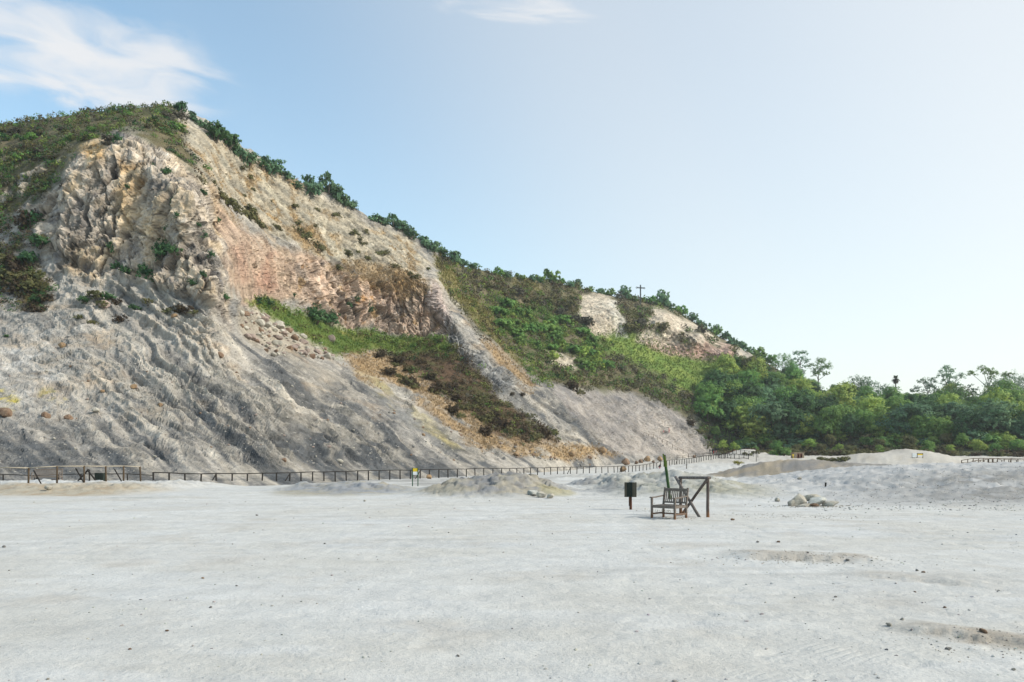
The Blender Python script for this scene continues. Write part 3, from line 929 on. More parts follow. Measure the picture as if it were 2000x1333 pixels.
FC, FR = 780, 560
th = np.concatenate([np.linspace(R(-44), R(44), FC - 60), np.linspace(R(44), R(316), 62)[1:-1]])
rr = np.concatenate([np.geomspace(0.6, 4.5, 40)[:-1], np.geomspace(4.5, 62, 390), np.geomspace(62, 280, 112)[1:], np.geomspace(280, 1500, 22)[1:]])
TH, RR = np.meshgrid(th, rr, indexing='ij')
GX, GY = RR * np.sin(TH), RR * np.cos(TH)
gx, gy = GX.ravel(), GY.ravel()
gz = ground_z(gx, gy)
b_flat = ground_z(np.zeros(1), np.zeros(1))[0]
G0 = np.c_[gx, gy, np.zeros_like(gx)]
hump = np.clip(np.abs(gz + 0.62 * sstep(46, 70, gy) * (1 - sstep(135, 185, gy))) / 0.5, 0, 1) * (gy > 30)
inn = (np.hypot(gx, gy) < 330).astype(float)
rough = fbm(G0 / 1.4, 5, 0.6, seed=200.0)
broad = fbm(G0 / 6.5, 4, 0.55, seed=210.0)
gz = gz + inn * (broad * 0.055 + rough * (0.020 + 0.22 * hump) + hump * ((ridged(G0 / 3.2, 5, 0.62, seed=220.0) - 0.55) * 0.42 + (ridged(G0 / 0.9, 3, 0.6, seed=225.0) - 0.55) * 0.10 * (np.hypot(gx, gy) < 70)))
mid_ = np.nonzero((hump > 0.12) & (gy < 75))[0]
va, ta, ea = cells(np.c_[G0[mid_, 0] + rough[mid_] * 0.3, G0[mid_, 1] * 0.8 + broad[mid_], G0[mid_, 2]] / 0.75, 5.0)
mcell = np.ones(len(gx))
mcell[mid_] = sstep(0.0, 0.15, ea)
gz[mid_] += hump[mid_] * (va * 0.05 + ta * 0.13 - (1 - sstep(0.0, 0.15, ea)) * 0.06) * (1 - 0.8 * sstep(9.5, 13, gx[mid_]) * (gy[mid_] < 75))
# two shallow broken ledges in the crust of the foreground
gpx, gpy = np.where(gy > 0.5, 1000 + F_PX * gx / np.maximum(gy, 0.5), -9999), np.where(gy > 0.5, HOR + F_PX * (EYE - 0) / np.maximum(gy, 0.5), -9999)
wob = fbm(G0 / 0.5, 4, 0.6, seed=230.0)


def ledge(x0, y0, x1, y1, width, h):
    ex, ey = x1 - x0, y1 - y0
    ln = math.hypot(ex, ey)
    a = ((gx - x0) * ex + (gy - y0) * ey) / ln
    d = ((gx - x0) * -ey + (gy - y0) * ex) / ln + wob * 0.22
    m = sstep(-0.3, 0.4, a) * (1 - sstep(ln - 0.4, ln + 0.3, a))
    return m * h * sstep(-0.05, 0.05, d) * (1 - sstep(width * 0.3, width, d)), m * sstep(-0.35, -0.02, d) * (1 - sstep(width * 0.3, width * 0.9, d))


l1, m1 = ledge(4.1, 14.1, 6.6, 13.6, 1.8, 0.085)
l2, m2 = ledge(4.1, 8.2, 5.4, 7.2, 0.8, 0.06)
l3, m3 = ledge(5.3, 12.2, 7.0, 11.0, 1.2, 0.03)
gz = gz + l1 + l2 + l3 + inn * fbm(G0 / 0.35, 4, 0.6, seed=240.0) * (0.006 + 0.02 * np.clip(m1 + m2 + m3, 0, 1))
# footprints and scuffs
sc = fbm(G0 / np.array([0.55, 0.22, 1]), 3, 0.5, seed=250.0)
gz = gz + inn * np.clip(sc - 0.12, 0, 1) * -0.085 * sstep(-0.2, 0.3, broad + 0.2 * sstep(0, 3, gx))
GV = np.c_[gx, gy, gz].reshape(len(th), len(rr), 3)

# colours of the dust
nA = fbm(G0 / 5.0, 4, 0.6, seed=260.0)
nB = fbm(G0 / 1.1, 5, 0.65, seed=270.0)
nC = fbm(G0 / np.array([9.0, 2.2, 1]), 4, 0.6, seed=280.0)
gc = lerp(c_(0.530, 0.528, 0.508), c_(0.49, 0.475, 0.435), sstep(-0.3, 0.5, nA))
gc = lerp(gc, c_(0.47, 0.485, 0.495), sstep(0.0, 0.5, nC) * 0.55)
gc = lerp(gc, c_(0.45, 0.41, 0.355), sstep(0.28, 0.6, fbm(G0 / 3.0, 4, 0.6, seed=290.0)) * 0.4)
trk = fbm(G0 / np.array([13.0, 0.9, 1]) + nA[:, None] * 0.25, 4, 0.6, seed=296.0)
gc = lerp(gc, c_(0.435, 0.43, 0.41), sstep(0.05, 0.4, trk) * 0.6)
gc = lerp(gc, c_(0.43, 0.40, 0.355), sstep(0.05, 0.45, fbm(G0 / 2.2, 5, 0.62, seed=297.0)) * 0.5)
gc = lerp(gc, c_(0.57, 0.57, 0.555), sstep(0.08, 0.4, fbm(G0 / np.array([4.0, 1.2, 1]), 4, 0.6, seed=298.0)) * 0.6)
brn = np.clip(m1 * 0.8 + m2 + m3 * 0.5, 0, 1)
gc = lerp(gc, c_(0.33, 0.285, 0.23), brn * sstep(-0.30, 0.30, nB + 0.08) * 0.85)


def gmask(cx, cy, rx, ry, warp=0.5):
    e = np.hypot((gx - cx) / rx, (gy - cy) / ry) + nB * 0.22 * warp + nA * 0.25 * warp
    return 1 - sstep(0.65, 1.1, e)


cm = np.clip(gmask(-1, 39.3, 4.4, 5), 0, 1)
gc = lerp(gc, lerp(c_(0.34, 0.305, 0.235), c_(0.20, 0.20, 0.205), sstep(-0.25, 0.3, nA + nB * 0.9)), cm * 0.95)
gc = lerp(gc, c_(0.13, 0.12, 0.105), np.clip(cm + gmask(-9, 42.5, 4.4, 6), 0, 1) * sstep(0.22, 0.5, fbm(G0 / np.array([2.4, 0.8, 1]), 4, 0.65, seed=295.0)) * 0.7)
gc = lerp(gc, c_(0.36, 0.32, 0.17), gmask(2.2, 37.6, 1.0, 2.0) * 0.6)
gc = lerp(gc, lerp(c_(0.34, 0.31, 0.24), c_(0.24, 0.25, 0.265), sstep(-0.2, 0.35, nA + nB * 0.7)), gmask(-9, 42.5, 4.4, 6) * 0.85)
gc = lerp(gc, lerp(c_(0.41, 0.36, 0.275), c_(0.33, 0.25, 0.16), sstep(-0.2, 0.4, nB)), sstep(36, 38.5, gy + 0.10 * (gx + 20) + nB * 0.8) * (1 - sstep(41.5, 47, gy)) * (1 - sstep(-21, -18, gx)) * 0.9)
gc = lerp(gc, c_(0.27, 0.28, 0.26), gmask(-17.2, 35.8, 1.8, 1.2) * sstep(-0.2, 0.2, nB) * 0.5)
gc = lerp(gc, lerp(c_(0.40, 0.395, 0.36), c_(0.29, 0.28, 0.215), sstep(-0.2, 0.35, nA + nB * 0.5)), gmask(9, 42, 5.5, 9) * 0.85)
gc = lerp(gc, c_(0.22, 0.225, 0.235), gmask(4.2, 43, 2.0, 7) * sstep(-0.2, 0.2, nA + nB * 0.5) * 0.7)
gbank = sstep(11.5, 18, gx - 0.12 * (gy - 45)) * sstep(28, 32, gy) * (1 - sstep(66, 78, gy))
gc = lerp(gc, lerp(c_(0.455, 0.45, 0.44), c_(0.36, 0.355, 0.345), sstep(-0.2, 0.4, nB + nA * 0.5)), gbank * 0.9)
darkb = gbank * sstep(12, 22, gx - 0.25 * (gy - 34)) * (1 - sstep(38, 44, gy - 0.12 * (gx - 24) + nA * 3)) * sstep(-0.4, 0.2, nA + nB * 0.8 + 0.25)
gc = lerp(gc, lerp(c_(0.24, 0.235, 0.225), c_(0.16, 0.15, 0.13), sstep(-0.2, 0.4, nB)), darkb * 0.7)
gc = lerp(gc, lerp(c_(0.34, 0.28, 0.20), c_(0.20, 0.19, 0.18), sstep(-0.25, 0.3, nA + nB * 0.4)), np.clip(gmask(32, 86, 8, 9) + gmask(28, 90, 6, 7), 0, 1) * 0.95)
gc = lerp(gc, lerp(c_(0.15, 0.145, 0.135), c_(0.24, 0.225, 0.20), sstep(-0.3, 0.3, nB)), np.clip(gmask(43, 86, 9, 7) + gmask(53, 89, 9, 6), 0, 1) * 0.9)
gc = lerp(gc, lerp(c_(0.45, 0.42, 0.37), c_(0.37, 0.33, 0.27), sstep(-0.1, 0.5, nA)), np.clip(gmask(76, 150, 22, 16, 0.3), 0, 1) * 0.85)
gc = lerp(gc, c_(0.27, 0.26, 0.24), gmask(20, 92, 22, 9) * sstep(-0.2, 0.3, nA) * 0.6)
gc = lerp(gc, c_(0.24, 0.235, 0.225), sstep(60, 78, gy) * (1 - sstep(110, 150, gy)) * (1 - sstep(-0.05, 0.1, gx / np.maximum(gy, 1))) * sstep(-0.25, 0.25, nA) * 0.75)
gc = lerp(gc, c_(0.44, 0.40, 0.34), sstep(140, 170, gy) * 0.6)
outer = sstep(320, 500, np.hypot(gx, gy))
gc = lerp(gc, c_(0.12, 0.13, 0.08), outer)
gc *= np.array([0.945, 0.96, 0.975])
gc *= ((1 + 0.09 * nB) * (1 - 0.35 * (1 - mcell) * hump * (1 - sstep(9.5, 13, gx))))[:, None]  # crevices between the mound blocks darkened in the colour, as painted shade
link('ground', grid_mesh('ground', GV, np.clip(gc, 0.02, 0.7), wrap=True), M['ground'], kind='structure',
     label='pale dusty crater floor with low earth mounds and a gravel bank')
_lr = np.log(rr)


def floor_z(x, y):
    """height of the finished floor mesh (bilinear)"""
    a, r = math.atan2(x, y), math.hypot(x, y)
    i = int(np.clip(np.searchsorted(th, a) - 1, 0, len(th) - 2))
    j = int(np.clip(np.searchsorted(rr, r) - 1, 0, len(rr) - 2))
    fa, fr = (a - th[i]) / (th[i + 1] - th[i]), (r - rr[j]) / (rr[j + 1] - rr[j])
    z = GV[..., 2]
    return float((z[i, j] * (1 - fa) + z[i + 1, j] * fa) * (1 - fr) + (z[i, j + 1] * (1 - fa) + z[i + 1, j + 1] * fa) * fr)


def floor_at(px, Y):
    x = (px - 1000) / F_PX * Y
    return np.array([x, Y, floor_z(x, Y)])


def floor_hit(px, py):
    """first point of the floor along the line of sight through a place of the photograph"""
    Y = 4.0
    while Y < 260:
        x = (px - 1000) / F_PX * Y
        if EYE + (HOR - py) / F_PX * Y <= floor_z(x, Y):
            break
        Y *= 1.004
    return np.array([x, Y, floor_z(x, Y)])

# ------------------------------------------------------------------ the hazy air
HAZE = 0.0002
hb_ = bpy.data.meshes.new('haze')
hv = [(x, y, z) for x in (-1560, 1560) for y in (-1560, 1560) for z in (-72, 80)]
hb_.from_pydata(hv, [], [(0, 1, 3, 2), (4, 6, 7, 5), (0, 4, 5, 1), (2, 3, 7, 6), (0, 2, 6, 4), (1, 5, 7, 3)])
hm = bpy.data.materials.new('hazy_air')
hm.use_nodes = True
hm.node_tree.nodes.clear()
pv = hm.node_tree.nodes.new('ShaderNodeVolumePrincipled')
pv.inputs['Color'].default_value = (0.90, 0.95, 1.0, 1)
pv.inputs['Density'].default_value = HAZE
pv.inputs['Anisotropy'].default_value = 0.2
ho = hm.node_tree.nodes.new('ShaderNodeOutputMaterial')
hm.node_tree.links.new(pv.outputs[0], ho.inputs['Volume'])
link('haze', hb_, hm, kind='stuff', label='thin summer haze filling the crater')
# ------------------------------------------------------------------ mesh building
class MB:
    """collects shapes into one mesh"""

    def __init__(self):
        self.v, self.f = [], []

    def add(self, vs, fs):
        o = len(self.v)
        self.v += [tuple(p) for p in vs]
        self.f += [tuple(i + o for i in f) for f in fs]

    def bar(self, a, b, w, d, side=(1, 0, 0), bevel=0.12):
        """a beam of section w x d from a to b with softened long edges; side: direction of w"""
        a, b, side = Vector(a), Vector(b), Vector(side)
        ax = (b - a).normalized()
        s = (side - ax * side.dot(ax)).normalized()
        t = ax.cross(s)
        c = min(w, d) * bevel
        prof = [(w / 2 - c, d / 2), (w / 2, d / 2 - c), (w / 2, -d / 2 + c), (w / 2 - c, -d / 2), (-w / 2 + c, -d / 2), (-w / 2, -d / 2 + c), (-w / 2, d / 2 - c), (-w / 2 + c, d / 2)]
        vs = [p + s * x + t * y for p in (a, b) for x, y in prof]
        fs = [(i, (i + 1) % 8, (i + 1) % 8 + 8, i + 8) for i in range(8)] + [tuple(range(7, -1, -1)), tuple(range(8, 16))]
        self.add(vs, fs)
        return self

    def log(self, a, b, r0, r1, n=9, rings=6, wob=0.06):
        """a round pole with slight swellings"""
        a, b = Vector(a), Vector(b)
        ax = (b - a).normalized()
        s = ax.orthogonal().normalized()
        t = ax.cross(s)
        vs, fs = [], []
        for k in range(rings):
            u = k / (rings - 1)
            r = (r0 + (r1 - r0) * u)
            off = (s * random.uniform(-1, 1) + t * random.uniform(-1, 1)) * r * wob * (0 < k < rings - 1)
            for i in range(n):
                an = 2 * math.pi * i / n
                rr_ = r * (1 + random.uniform(-wob, wob))
                vs.append(a + (b - a) * u + off + (s * math.cos(an) + t * math.sin(an)) * rr_)
        for k in range(rings - 1):
            for i in range(n):
                j = (i + 1) % n
                fs.append((k * n + i, k * n + j, (k + 1) * n + j, (k + 1) * n + i))
        fs += [tuple(range(n - 1, -1, -1)), tuple(range((rings - 1) * n, rings * n))]
        self.add(vs, fs)
        return self

    def mesh(self, name, smooth=False):
        me = bpy.data.meshes.new(name)
        me.from_pydata(self.v, [], self.f)
        me.update()
        if smooth:
            for p in me.polygons:
                p.use_smooth = len(p.vertices) == 4
        return me

    def build(self, name, mat, parent=None, smooth=False, **kw):
        return link(name, self.mesh(name, smooth), M[mat], parent, **kw)


def thing(name, loc, label, cat, group=None, rot=0.0):
    o = link(name, None, label=label, cat=cat, group=group, loc=tuple(loc))
    o.rotation_euler = (0, 0, rot)
    o.empty_display_size = 0.3
    return o


def copy_tree(o, loc=None, rotz=None, scale=None, **props):
    c = o.copy()
    COL.objects.link(c)
    if loc is not None:
        c.location = tuple(loc)
    if rotz is not None:
        c.rotation_euler = (c.rotation_euler[0], c.rotation_euler[1], rotz)
    if scale is not None:
        c.scale = scale if isinstance(scale, (tuple, list)) else (scale,) * 3
    for k, v in props.items():
        c[k] = v
    for ch in o.children:
        d = ch.copy()
        COL.objects.link(d)
        d.parent = c
        for g in ch.children:
            e = g.copy()
            COL.objects.link(e)
            e.parent = d
    return c


def boulder_mesh(name, seed, flat=0.75, sub=3, ang=0.35):
    bm = bmesh.new()
    bmesh.ops.create_icosphere(bm, subdivisions=sub, radius=1.0)
    r = random.Random(seed)
    P = np.array([v.co[:] for v in bm.verts])
    # chip facets off the ball
    for _ in range(11):
        n = np.array([r.gauss(0, 1) for _ in range(3)])
        n /= np.linalg.norm(n)
        lim = r.uniform(0.55, 0.9)
        d = P @ n
        P -= np.outer(np.maximum(d - lim, 0) * 0.9, n)
    P *= (1 + ang * 0.35 * fbm(P * 1.3, 3, seed=seed * 3.1) + ang * 0.16 * fbm(P * 4.0, 3, seed=seed * 1.7))[:, None]
    P *= np.array([1.0, r.uniform(0.7, 0.95), flat])
    for v, p in zip(bm.verts, P):
        v.co = p
    me = bpy.data.meshes.new(name)
    bm.to_mesh(me)
    bm.free()
    for p in me.polygons:
        p.use_smooth = sub > 2 and r.random() < 0.0
    return me


# ------------------------------------------------------------------ foliage
def unit(n):
    v = rng.normal(size=(n, 3))
    return v / np.linalg.norm(v, axis=1)[:, None]


def leaf_quads(cen, nor, size, aspect=0.6):
    """one small quad per centre, lying across its normal"""
    n = len(cen)
    r = unit(n)
    a = np.cross(nor, r)
    a /= np.linalg.norm(a, axis=1)[:, None] + 1e-9
    b = np.cross(nor, a)
    s = np.asarray(size).reshape(-1, 1)
    fold = nor * s * 0.25
    v = np.stack([cen - a * s * 0.5, cen - b * s * aspect * 0.5 + fold * 0, cen + a * s * 0.5 + fold, cen + b * s * aspect * 0.5], 1).reshape(-1, 3)
    f = np.arange(4 * n).reshape(n, 4)
    return v, f


def crown_arrays(lobes, leaves, size, base, tip, seed=0):
    """lobes: list of (centre, radii); leaves spread on and in the lobes in clumps; returns verts, faces, colours"""
    cs, ns, cl = [], [], []
    tot = sum(max(r) ** 2 for _, r in lobes)
    for c, r in lobes:
        m = int(leaves * max(r) ** 2 / tot)
        d = unit(m)
        # twigs: gather leaves into clumps on the surface of the lobe
        nk = max(6, m // 12)
        kd = unit(nk)
        kd[:, 2] = np.where(kd[:, 2] < -0.45, -kd[:, 2], kd[:, 2])
        kr = rng.uniform(0.62, 1.24, nk)
        w = rng.integers(0, nk, m)
        p = kd[w] * kr[w, None] + d * rng.uniform(0.05, 0.30, (m, 1))
        inner = rng.random(m) < 0.22
        p[inner] *= rng.uniform(0.5, 0.9, (inner.sum(), 1))
        cs.append(np.asarray(c) + p * np.asarray(r))
        nn = p / (np.linalg.norm(p, axis=1)[:, None] + 1e-9) + unit(m) * 0.42 + np.array([0, 0, 0.15])
        ns.append(nn / np.linalg.norm(nn, axis=1)[:, None])
        tint = rng.random(nk)[w] * 0.75 + rng.random(m) * 0.25
        cl.append(np.asarray(base) * (1 - tint[:, None]) + np.asarray(tip) * tint[:, None])
    c, n, k = np.concatenate(cs), np.concatenate(ns), np.concatenate(cl)
    v, f = leaf_quads(c, n, size * rng.uniform(0.6, 1.3, len(c)))
    return v, f, np.repeat(k, 4, 0)


def crown_mesh(name, *a, **k):
    v, f, c = crown_arrays(*a, **k)
    me = raw_mesh(name, v, f, c)
    me.materials.append(M['leaf'])
    return me


def random_lobes(n, R_, H, z0, spread=0.62, lobe=(0.36, 0.58), squash=0.85):
    out = []
    for i in range(n):
        a = i * 2.4 + random.uniform(-0.5, 0.5)
        u = random.random() ** 0.6
        zz = random.random()
        rad = R_ * spread * u * math.sqrt(max(0.1, 1 - (zz - 0.35) ** 2 * 1.6))
        l = R_ * random.uniform(*lobe)
        out.append(((rad * math.cos(a), rad * math.sin(a), z0 + H * (0.12 + zz * 0.68)), (l, l * random.uniform(0.85, 1.1), l * squash)))
    return out


def make_tree(name, seed, H, Rr, base, tip, leaves=2600, size=0.62, lobes=11, bark='bark', label='', cat='tree', group=None, z0=None, squash=0.85, spread=0.62):
    """a broadleaf tree: trunk with limbs, and a crown"""
    random.seed(seed)
    t = thing(name, (0, 0, 0), label, cat, group)
    z0 = H * 0.28 if z0 is None else z0
    lb = random_lobes(lobes, Rr, H - z0, z0, spread=spread, squash=squash)
    mb = MB()
    tr = max(0.10, H * 0.022)
    top = Vector((random.uniform(-0.3, 0.3), random.uniform(-0.3, 0.3), H * 0.6))
    mb.log((0, 0, -0.8), top, tr, tr * 0.5, 8, 5, 0.10)
    for c, r in lb[:7]:
        s = Vector((0, 0, 0)).lerp(top, random.uniform(0.35, 0.8))
        mb.log(s, Vector(c), tr * 0.45, tr * 0.15, 6, 4, 0.12)
    mb.build('trunk', bark, t, smooth=True)
    link('crown', crown_mesh('crown', lb, leaves, size, base, tip), parent=t)
    return t


def make_bush(name, seed, Rr, base, tip, leaves=420, size=0.30, label='', cat='shrub', group=None, tall=0.9, name_=None):
    """a dense bush: short stem and a crown to the ground"""
    random.seed(seed)
    t = thing(name, (0, 0, 0), label, cat, group)
    lb = [((random.uniform(-0.6, 0.6) * Rr, random.uniform(-0.6, 0.6) * Rr, Rr * tall * random.uniform(0.1, 0.85)), (Rr * random.uniform(0.42, 0.65),) * 2 + (Rr * random.uniform(0.4, 0.6) * tall,)) for _ in range(8)]
    mb = MB()
    for c, r in lb[:4]:
        mb.log((0, 0, -0.4), c, 0.06 * Rr, 0.02 * Rr, 5, 3, 0.1)
    mb.build('stem', 'bark', t, smooth=True)
    link('crown', crown_mesh('crown', lb, int(leaves * 1.7), size * 1.1, base, tip), parent=t)
    return t


GREENS = {
    'broad': ((0.085, 0.198, 0.056), (0.255, 0.406, 0.104)),
    'dark': ((0.04, 0.109, 0.048), (0.1, 0.201, 0.072)),
    'light': ((0.167, 0.294, 0.068), (0.49, 0.587, 0.146)),
    'olive': ((0.101, 0.115, 0.049), (0.223, 0.208, 0.084)),
    'blue': ((0.075, 0.169, 0.098), (0.198, 0.328, 0.165)),
    'heath': ((0.061, 0.046, 0.032), (0.121, 0.092, 0.05)),
    'greyheath': ((0.089, 0.084, 0.063), (0.163, 0.155, 0.113)),
    'rust': ((0.126, 0.042, 0.029), (0.231, 0.095, 0.053)),
    'yellow': ((0.168, 0.158, 0.021), (0.357, 0.315, 0.053)),
}
used_first = set()


def place(proto, loc, rotz, scale, **props):
    """the first use moves the prototype itself, later uses copy it"""
    if proto.name in used_first:
        return copy_tree(proto, loc, rotz, scale, **props)
    used_first.add(proto.name)
    proto.location = tuple(loc)
    proto.rotation_euler = (0, 0, rotz)
    proto.scale = scale if isinstance(scale, (tuple, list)) else (scale,) * 3
    for k, v in props.items():
        proto[k] = v
    return proto


# ---- the wood in the right
LBL = {
    'broad': ('mid green tree crowding the wood at the foot of the slope', 'mid green trees of the wood'),
    'dark': ('dark green rounded tree set deep in the wood', 'dark green trees of the wood'),
    'light': ('yellow green sunlit tree with a rounded crown in the wood', 'yellow green trees of the wood'),
    'blue': ('blue green tree with a dense crown in the wood', 'blue green trees of the wood'),
    'olive': ('olive brown bushy tree along the edge of the wood', 'olive brown trees of the wood'),
}
protos = {}
for kname, n in (('broad', 4), ('dark', 2), ('light', 3), ('blue', 2), ('olive', 2)):
    protos[kname] = [make_tree('broadleaf_tree', 100 + len(protos) * 10 + i, 9.0, 4.6, *GREENS[kname], leaves=4200, size=0.54, lobes=random.choice((9, 11, 13)), label=LBL[kname][0], group=LBL[kname][1], z0=1.6) for i in range(n)]

random.seed(3)
wood_poly = np.array([(1352, 806), (1385, 772), (1440, 728), (1500, 716), (1560, 730), (1640, 762), (1720, 780), (2080, 790), (2080, 892), (1425, 892), (1400, 872)], float)


def inside(x, y, P):
    ins = False
    for k in range(len(P)):
        ax, ay = P[k - 1]
        bx, by = P[k]
        if (ay > y) != (by > y) and x < (bx - ax) * (y - ay) / (by - ay) + ax:
            ins = not ins
    return ins


WCOL = {'broad': 'mid green', 'dark': 'dark green', 'light': 'yellow green', 'blue': 'blue green', 'olive': 'olive brown'}


def wood_label(kn, px, py):
    row = 'front' if py > 866 else 'second' if py > 845 else 'third' if py > 822 else 'fourth' if py > 798 else 'top'
    at = next(w for lim, w in ((1400, 'beside the grey fan'), (1450, 'below the meadow'), (1510, 'below the far cliff'), (1580, 'below the two topped tree'), (1640, 'below the wide leaning tree'),
                               (1700, 'below the pointed dark tree'), (1770, 'below the palm'), (1830, 'below the ragged tree'), (1890, 'below the tallest tree'), (1950, 'below the umbrella tree'), (9999, 'at the picture edge')) if px < lim)
    return '%s tree in the %s row of the wood %s' % (WCOL[kn], row, at)


spots = []
y = 886.0
while y > 705:
    step = 9 + (886 - y) * 0.045
    x = 1340 + random.uniform(0, 30)
    while x < 2070:
        sx, sy = x + random.uniform(-12, 12), y + random.uniform(-4, 4)
        if inside(sx, sy, wood_poly):
            spots.append((sx, sy))
        x += random.uniform(32, 56)
    y -= step * 1.15
spots.sort(key=lambda s: -s[1])
for sx, sy in spots[:292]:
    p = hill_at(sx, sy, 0.4)
    edge = sy > 868 - max(0, (1480 - sx)) * 0.3
    if abs(sx - 1588) < 18 and abs(sy - 742) < 24:
        continue
    w = [('broad', 5.5), ('dark', 1.3), ('light', 3.6 if sy > 780 else 2.2), ('blue', 1.8), ('olive', 0.5)]
    kn = random.choices([a for a, _ in w], [b for _, b in w])[0]
    if edge:
        kn = random.choices(('olive', 'broad', 'light'), (3, 3, 1.4))[0]
    s = random.uniform(0.85, 1.5) * (0.36 if edge else 1.0) * (0.60 if sy < 800 - max(0, 1640 - sx) * 0.35 else 0.85 if sy < 822 - max(0, 1640 - sx) * 0.35 else 1.0) * (0.85 if sx < 1450 else 1.0)
    pr = random.choice(protos[kn])
    place(pr, p, random.uniform(0, 6.28), (s * random.uniform(0.9, 1.2), s * random.uniform(0.9, 1.2), s * random.uniform(0.8, 1.15)), label=wood_label(kn, sx, sy), group=LBL[kn][1])

# single trees that stand out on the skyline of the wood
random.seed(21)


def sparse_tree(name, px, py_base, py_top, width_px, base, tip, label, lobes, bark='bark', leaves=1500, size=0.5, lean=0.0, thick=0.02):
    """an open crowned tree; lobes: (dx, height, radius) as shares of its height"""
    p = hill_at(px, py_base, 0.3)
    H = (py_base - py_top) / F_PX * p[1]
    t = thing(name, p, label, 'tree')
    lb = [((dx * H, random.uniform(-0.12, 0.12) * H, h * H), (r * H, r * H, r * H * 0.8)) for dx, h, r in lobes]
    mb = MB()
    fork = Vector((lean * H * 0.5, 0, H * 0.52))
    mb.log((0, 0, -0.6), fork, H * thick, H * thick * 0.7, 8, 5, 0.08)
    for c, r in lb:
        mb.log(fork if c[2] > H * 0.55 else Vector((0, 0, H * 0.3)), c, H * thick * 0.55, H * thick * 0.18, 6, 5, 0.15)
    mb.build('trunk', bark, t, smooth=True)
    link('crown', crown_mesh('crown', lb, leaves, size, base, tip), parent=t)
    return t


sparse_tree('tall_tree', 1561, 722, 662, 26, *GREENS['blue'], 'tall slender tree with two open tops standing on the skyline above the wood',
            [(-0.13, 0.86, 0.14), (0.12, 0.88, 0.14), (-0.17, 0.66, 0.13), (0.16, 0.66, 0.15), (0.0, 0.72, 0.1), (-0.1, 0.5, 0.12), (0.12, 0.47, 0.11)])
sparse_tree('spreading_tree', 1596, 742, 682, 34, *GREENS['broad'], 'wide spreading tree leaning out to the right of the slender skyline tree',
            [(-0.25, 0.72, 0.16), (0.05, 0.86, 0.2), (0.25, 0.7, 0.2), (0.0, 0.6, 0.2), (0.28, 0.5, 0.13), (-0.1, 0.48, 0.15)], leaves=2200)
sparse_tree('tall_tree', 1852, 792, 706, 40, *GREENS['blue'], 'tallest open crowned tree with tufted top on the far skyline of the wood',
            [(-0.02, 0.92, 0.13), (0.1, 0.9, 0.1), (-0.17, 0.8, 0.1), (0.02, 0.74, 0.15), (0.27, 0.74, 0.12), (0.24, 0.6, 0.1), (0.06, 0.55, 0.14), (-0.1, 0.62, 0.09)], leaves=2300)
sparse_tree('ragged_tree', 1812, 790, 726, 30, *GREENS['blue'], 'ragged tree with drooping sprays just left of the tallest skyline tree',
            [(-0.15, 0.86, 0.15), (0.15, 0.9, 0.15), (-0.3, 0.62, 0.16), (0.05, 0.65, 0.22), (-0.25, 0.4, 0.15), (0.25, 0.5, 0.2)], leaves=2400)
sparse_tree('umbrella_tree', 1928, 796, 719, 50, *GREENS['broad'], 'flat topped umbrella shaped tree with a bare pale trunk above the wood',
            [(-0.36, 0.88, 0.12), (-0.18, 0.95, 0.13), (0.02, 0.92, 0.14), (0.2, 0.85, 0.14), (0.42, 0.8, 0.13), (0.55, 0.84, 0.08), (0.05, 0.75, 0.1), (0.3, 0.62, 0.12)], 'pale_bark', leaves=2400, thick=0.022)
sparse_tree('small_tree', 1884, 790, 742, 18, *GREENS['olive'], 'small thin tree between the tallest tree and the umbrella shaped one',
            [(0, 0.8, 0.2), (-0.2, 0.6, 0.15), (0.2, 0.62, 0.16)], leaves=700)
sparse_tree('conical_tree', 1899, 792, 740, 18, *GREENS['dark'], 'narrow dark conical tree on the skyline beside the umbrella shaped tree',
            [(0, 0.86, 0.12), (0, 0.66, 0.18), (0.02, 0.45, 0.24), (-0.05, 0.3, 0.24)], leaves=1100)
sparse_tree('round_tree', 1975, 800, 730, 80, *GREENS['blue'], 'broad rounded tree closing the skyline of the wood at the picture edge',
            [(-0.4, 0.62, 0.34), (0.1, 0.75, 0.36), (0.5, 0.7, 0.34), (-0.1, 0.5, 0.4), (0.4, 0.45, 0.4)], leaves=4200)
sparse_tree('dark_conifer', 1694, 780, 722, 22, *GREENS['dark'], 'dark dense bushy tree with a pointed top on the skyline left of the palm',
            [(0, 0.84, 0.16), (-0.14, 0.62, 0.22), (0.16, 0.6, 0.24), (0, 0.4, 0.3)], leaves=1600)
sparse_tree('round_tree', 1668, 778, 728, 22, *GREENS['dark'], 'round dark tree touching the pointed tree on the skyline',
            [(0, 0.74, 0.3), (-0.2, 0.5, 0.3), (0.2, 0.5, 0.3)], leaves=1500)
sparse_tree('round_tree', 1722, 780, 736, 22, *GREENS['blue'], 'low blue green tree between the pointed tree and the palm',
            [(0, 0.7, 0.32), (-0.25, 0.45, 0.3), (0.25, 0.5, 0.3)], leaves=1400)
sparse_tree('round_tree', 1528, 712, 676, 40, *GREENS['broad'], 'round green tree left of the slender two topped tree',
            [(0, 0.68, 0.4), (-0.4, 0.4, 0.36), (0.4, 0.42, 0.36)], leaves=1900)

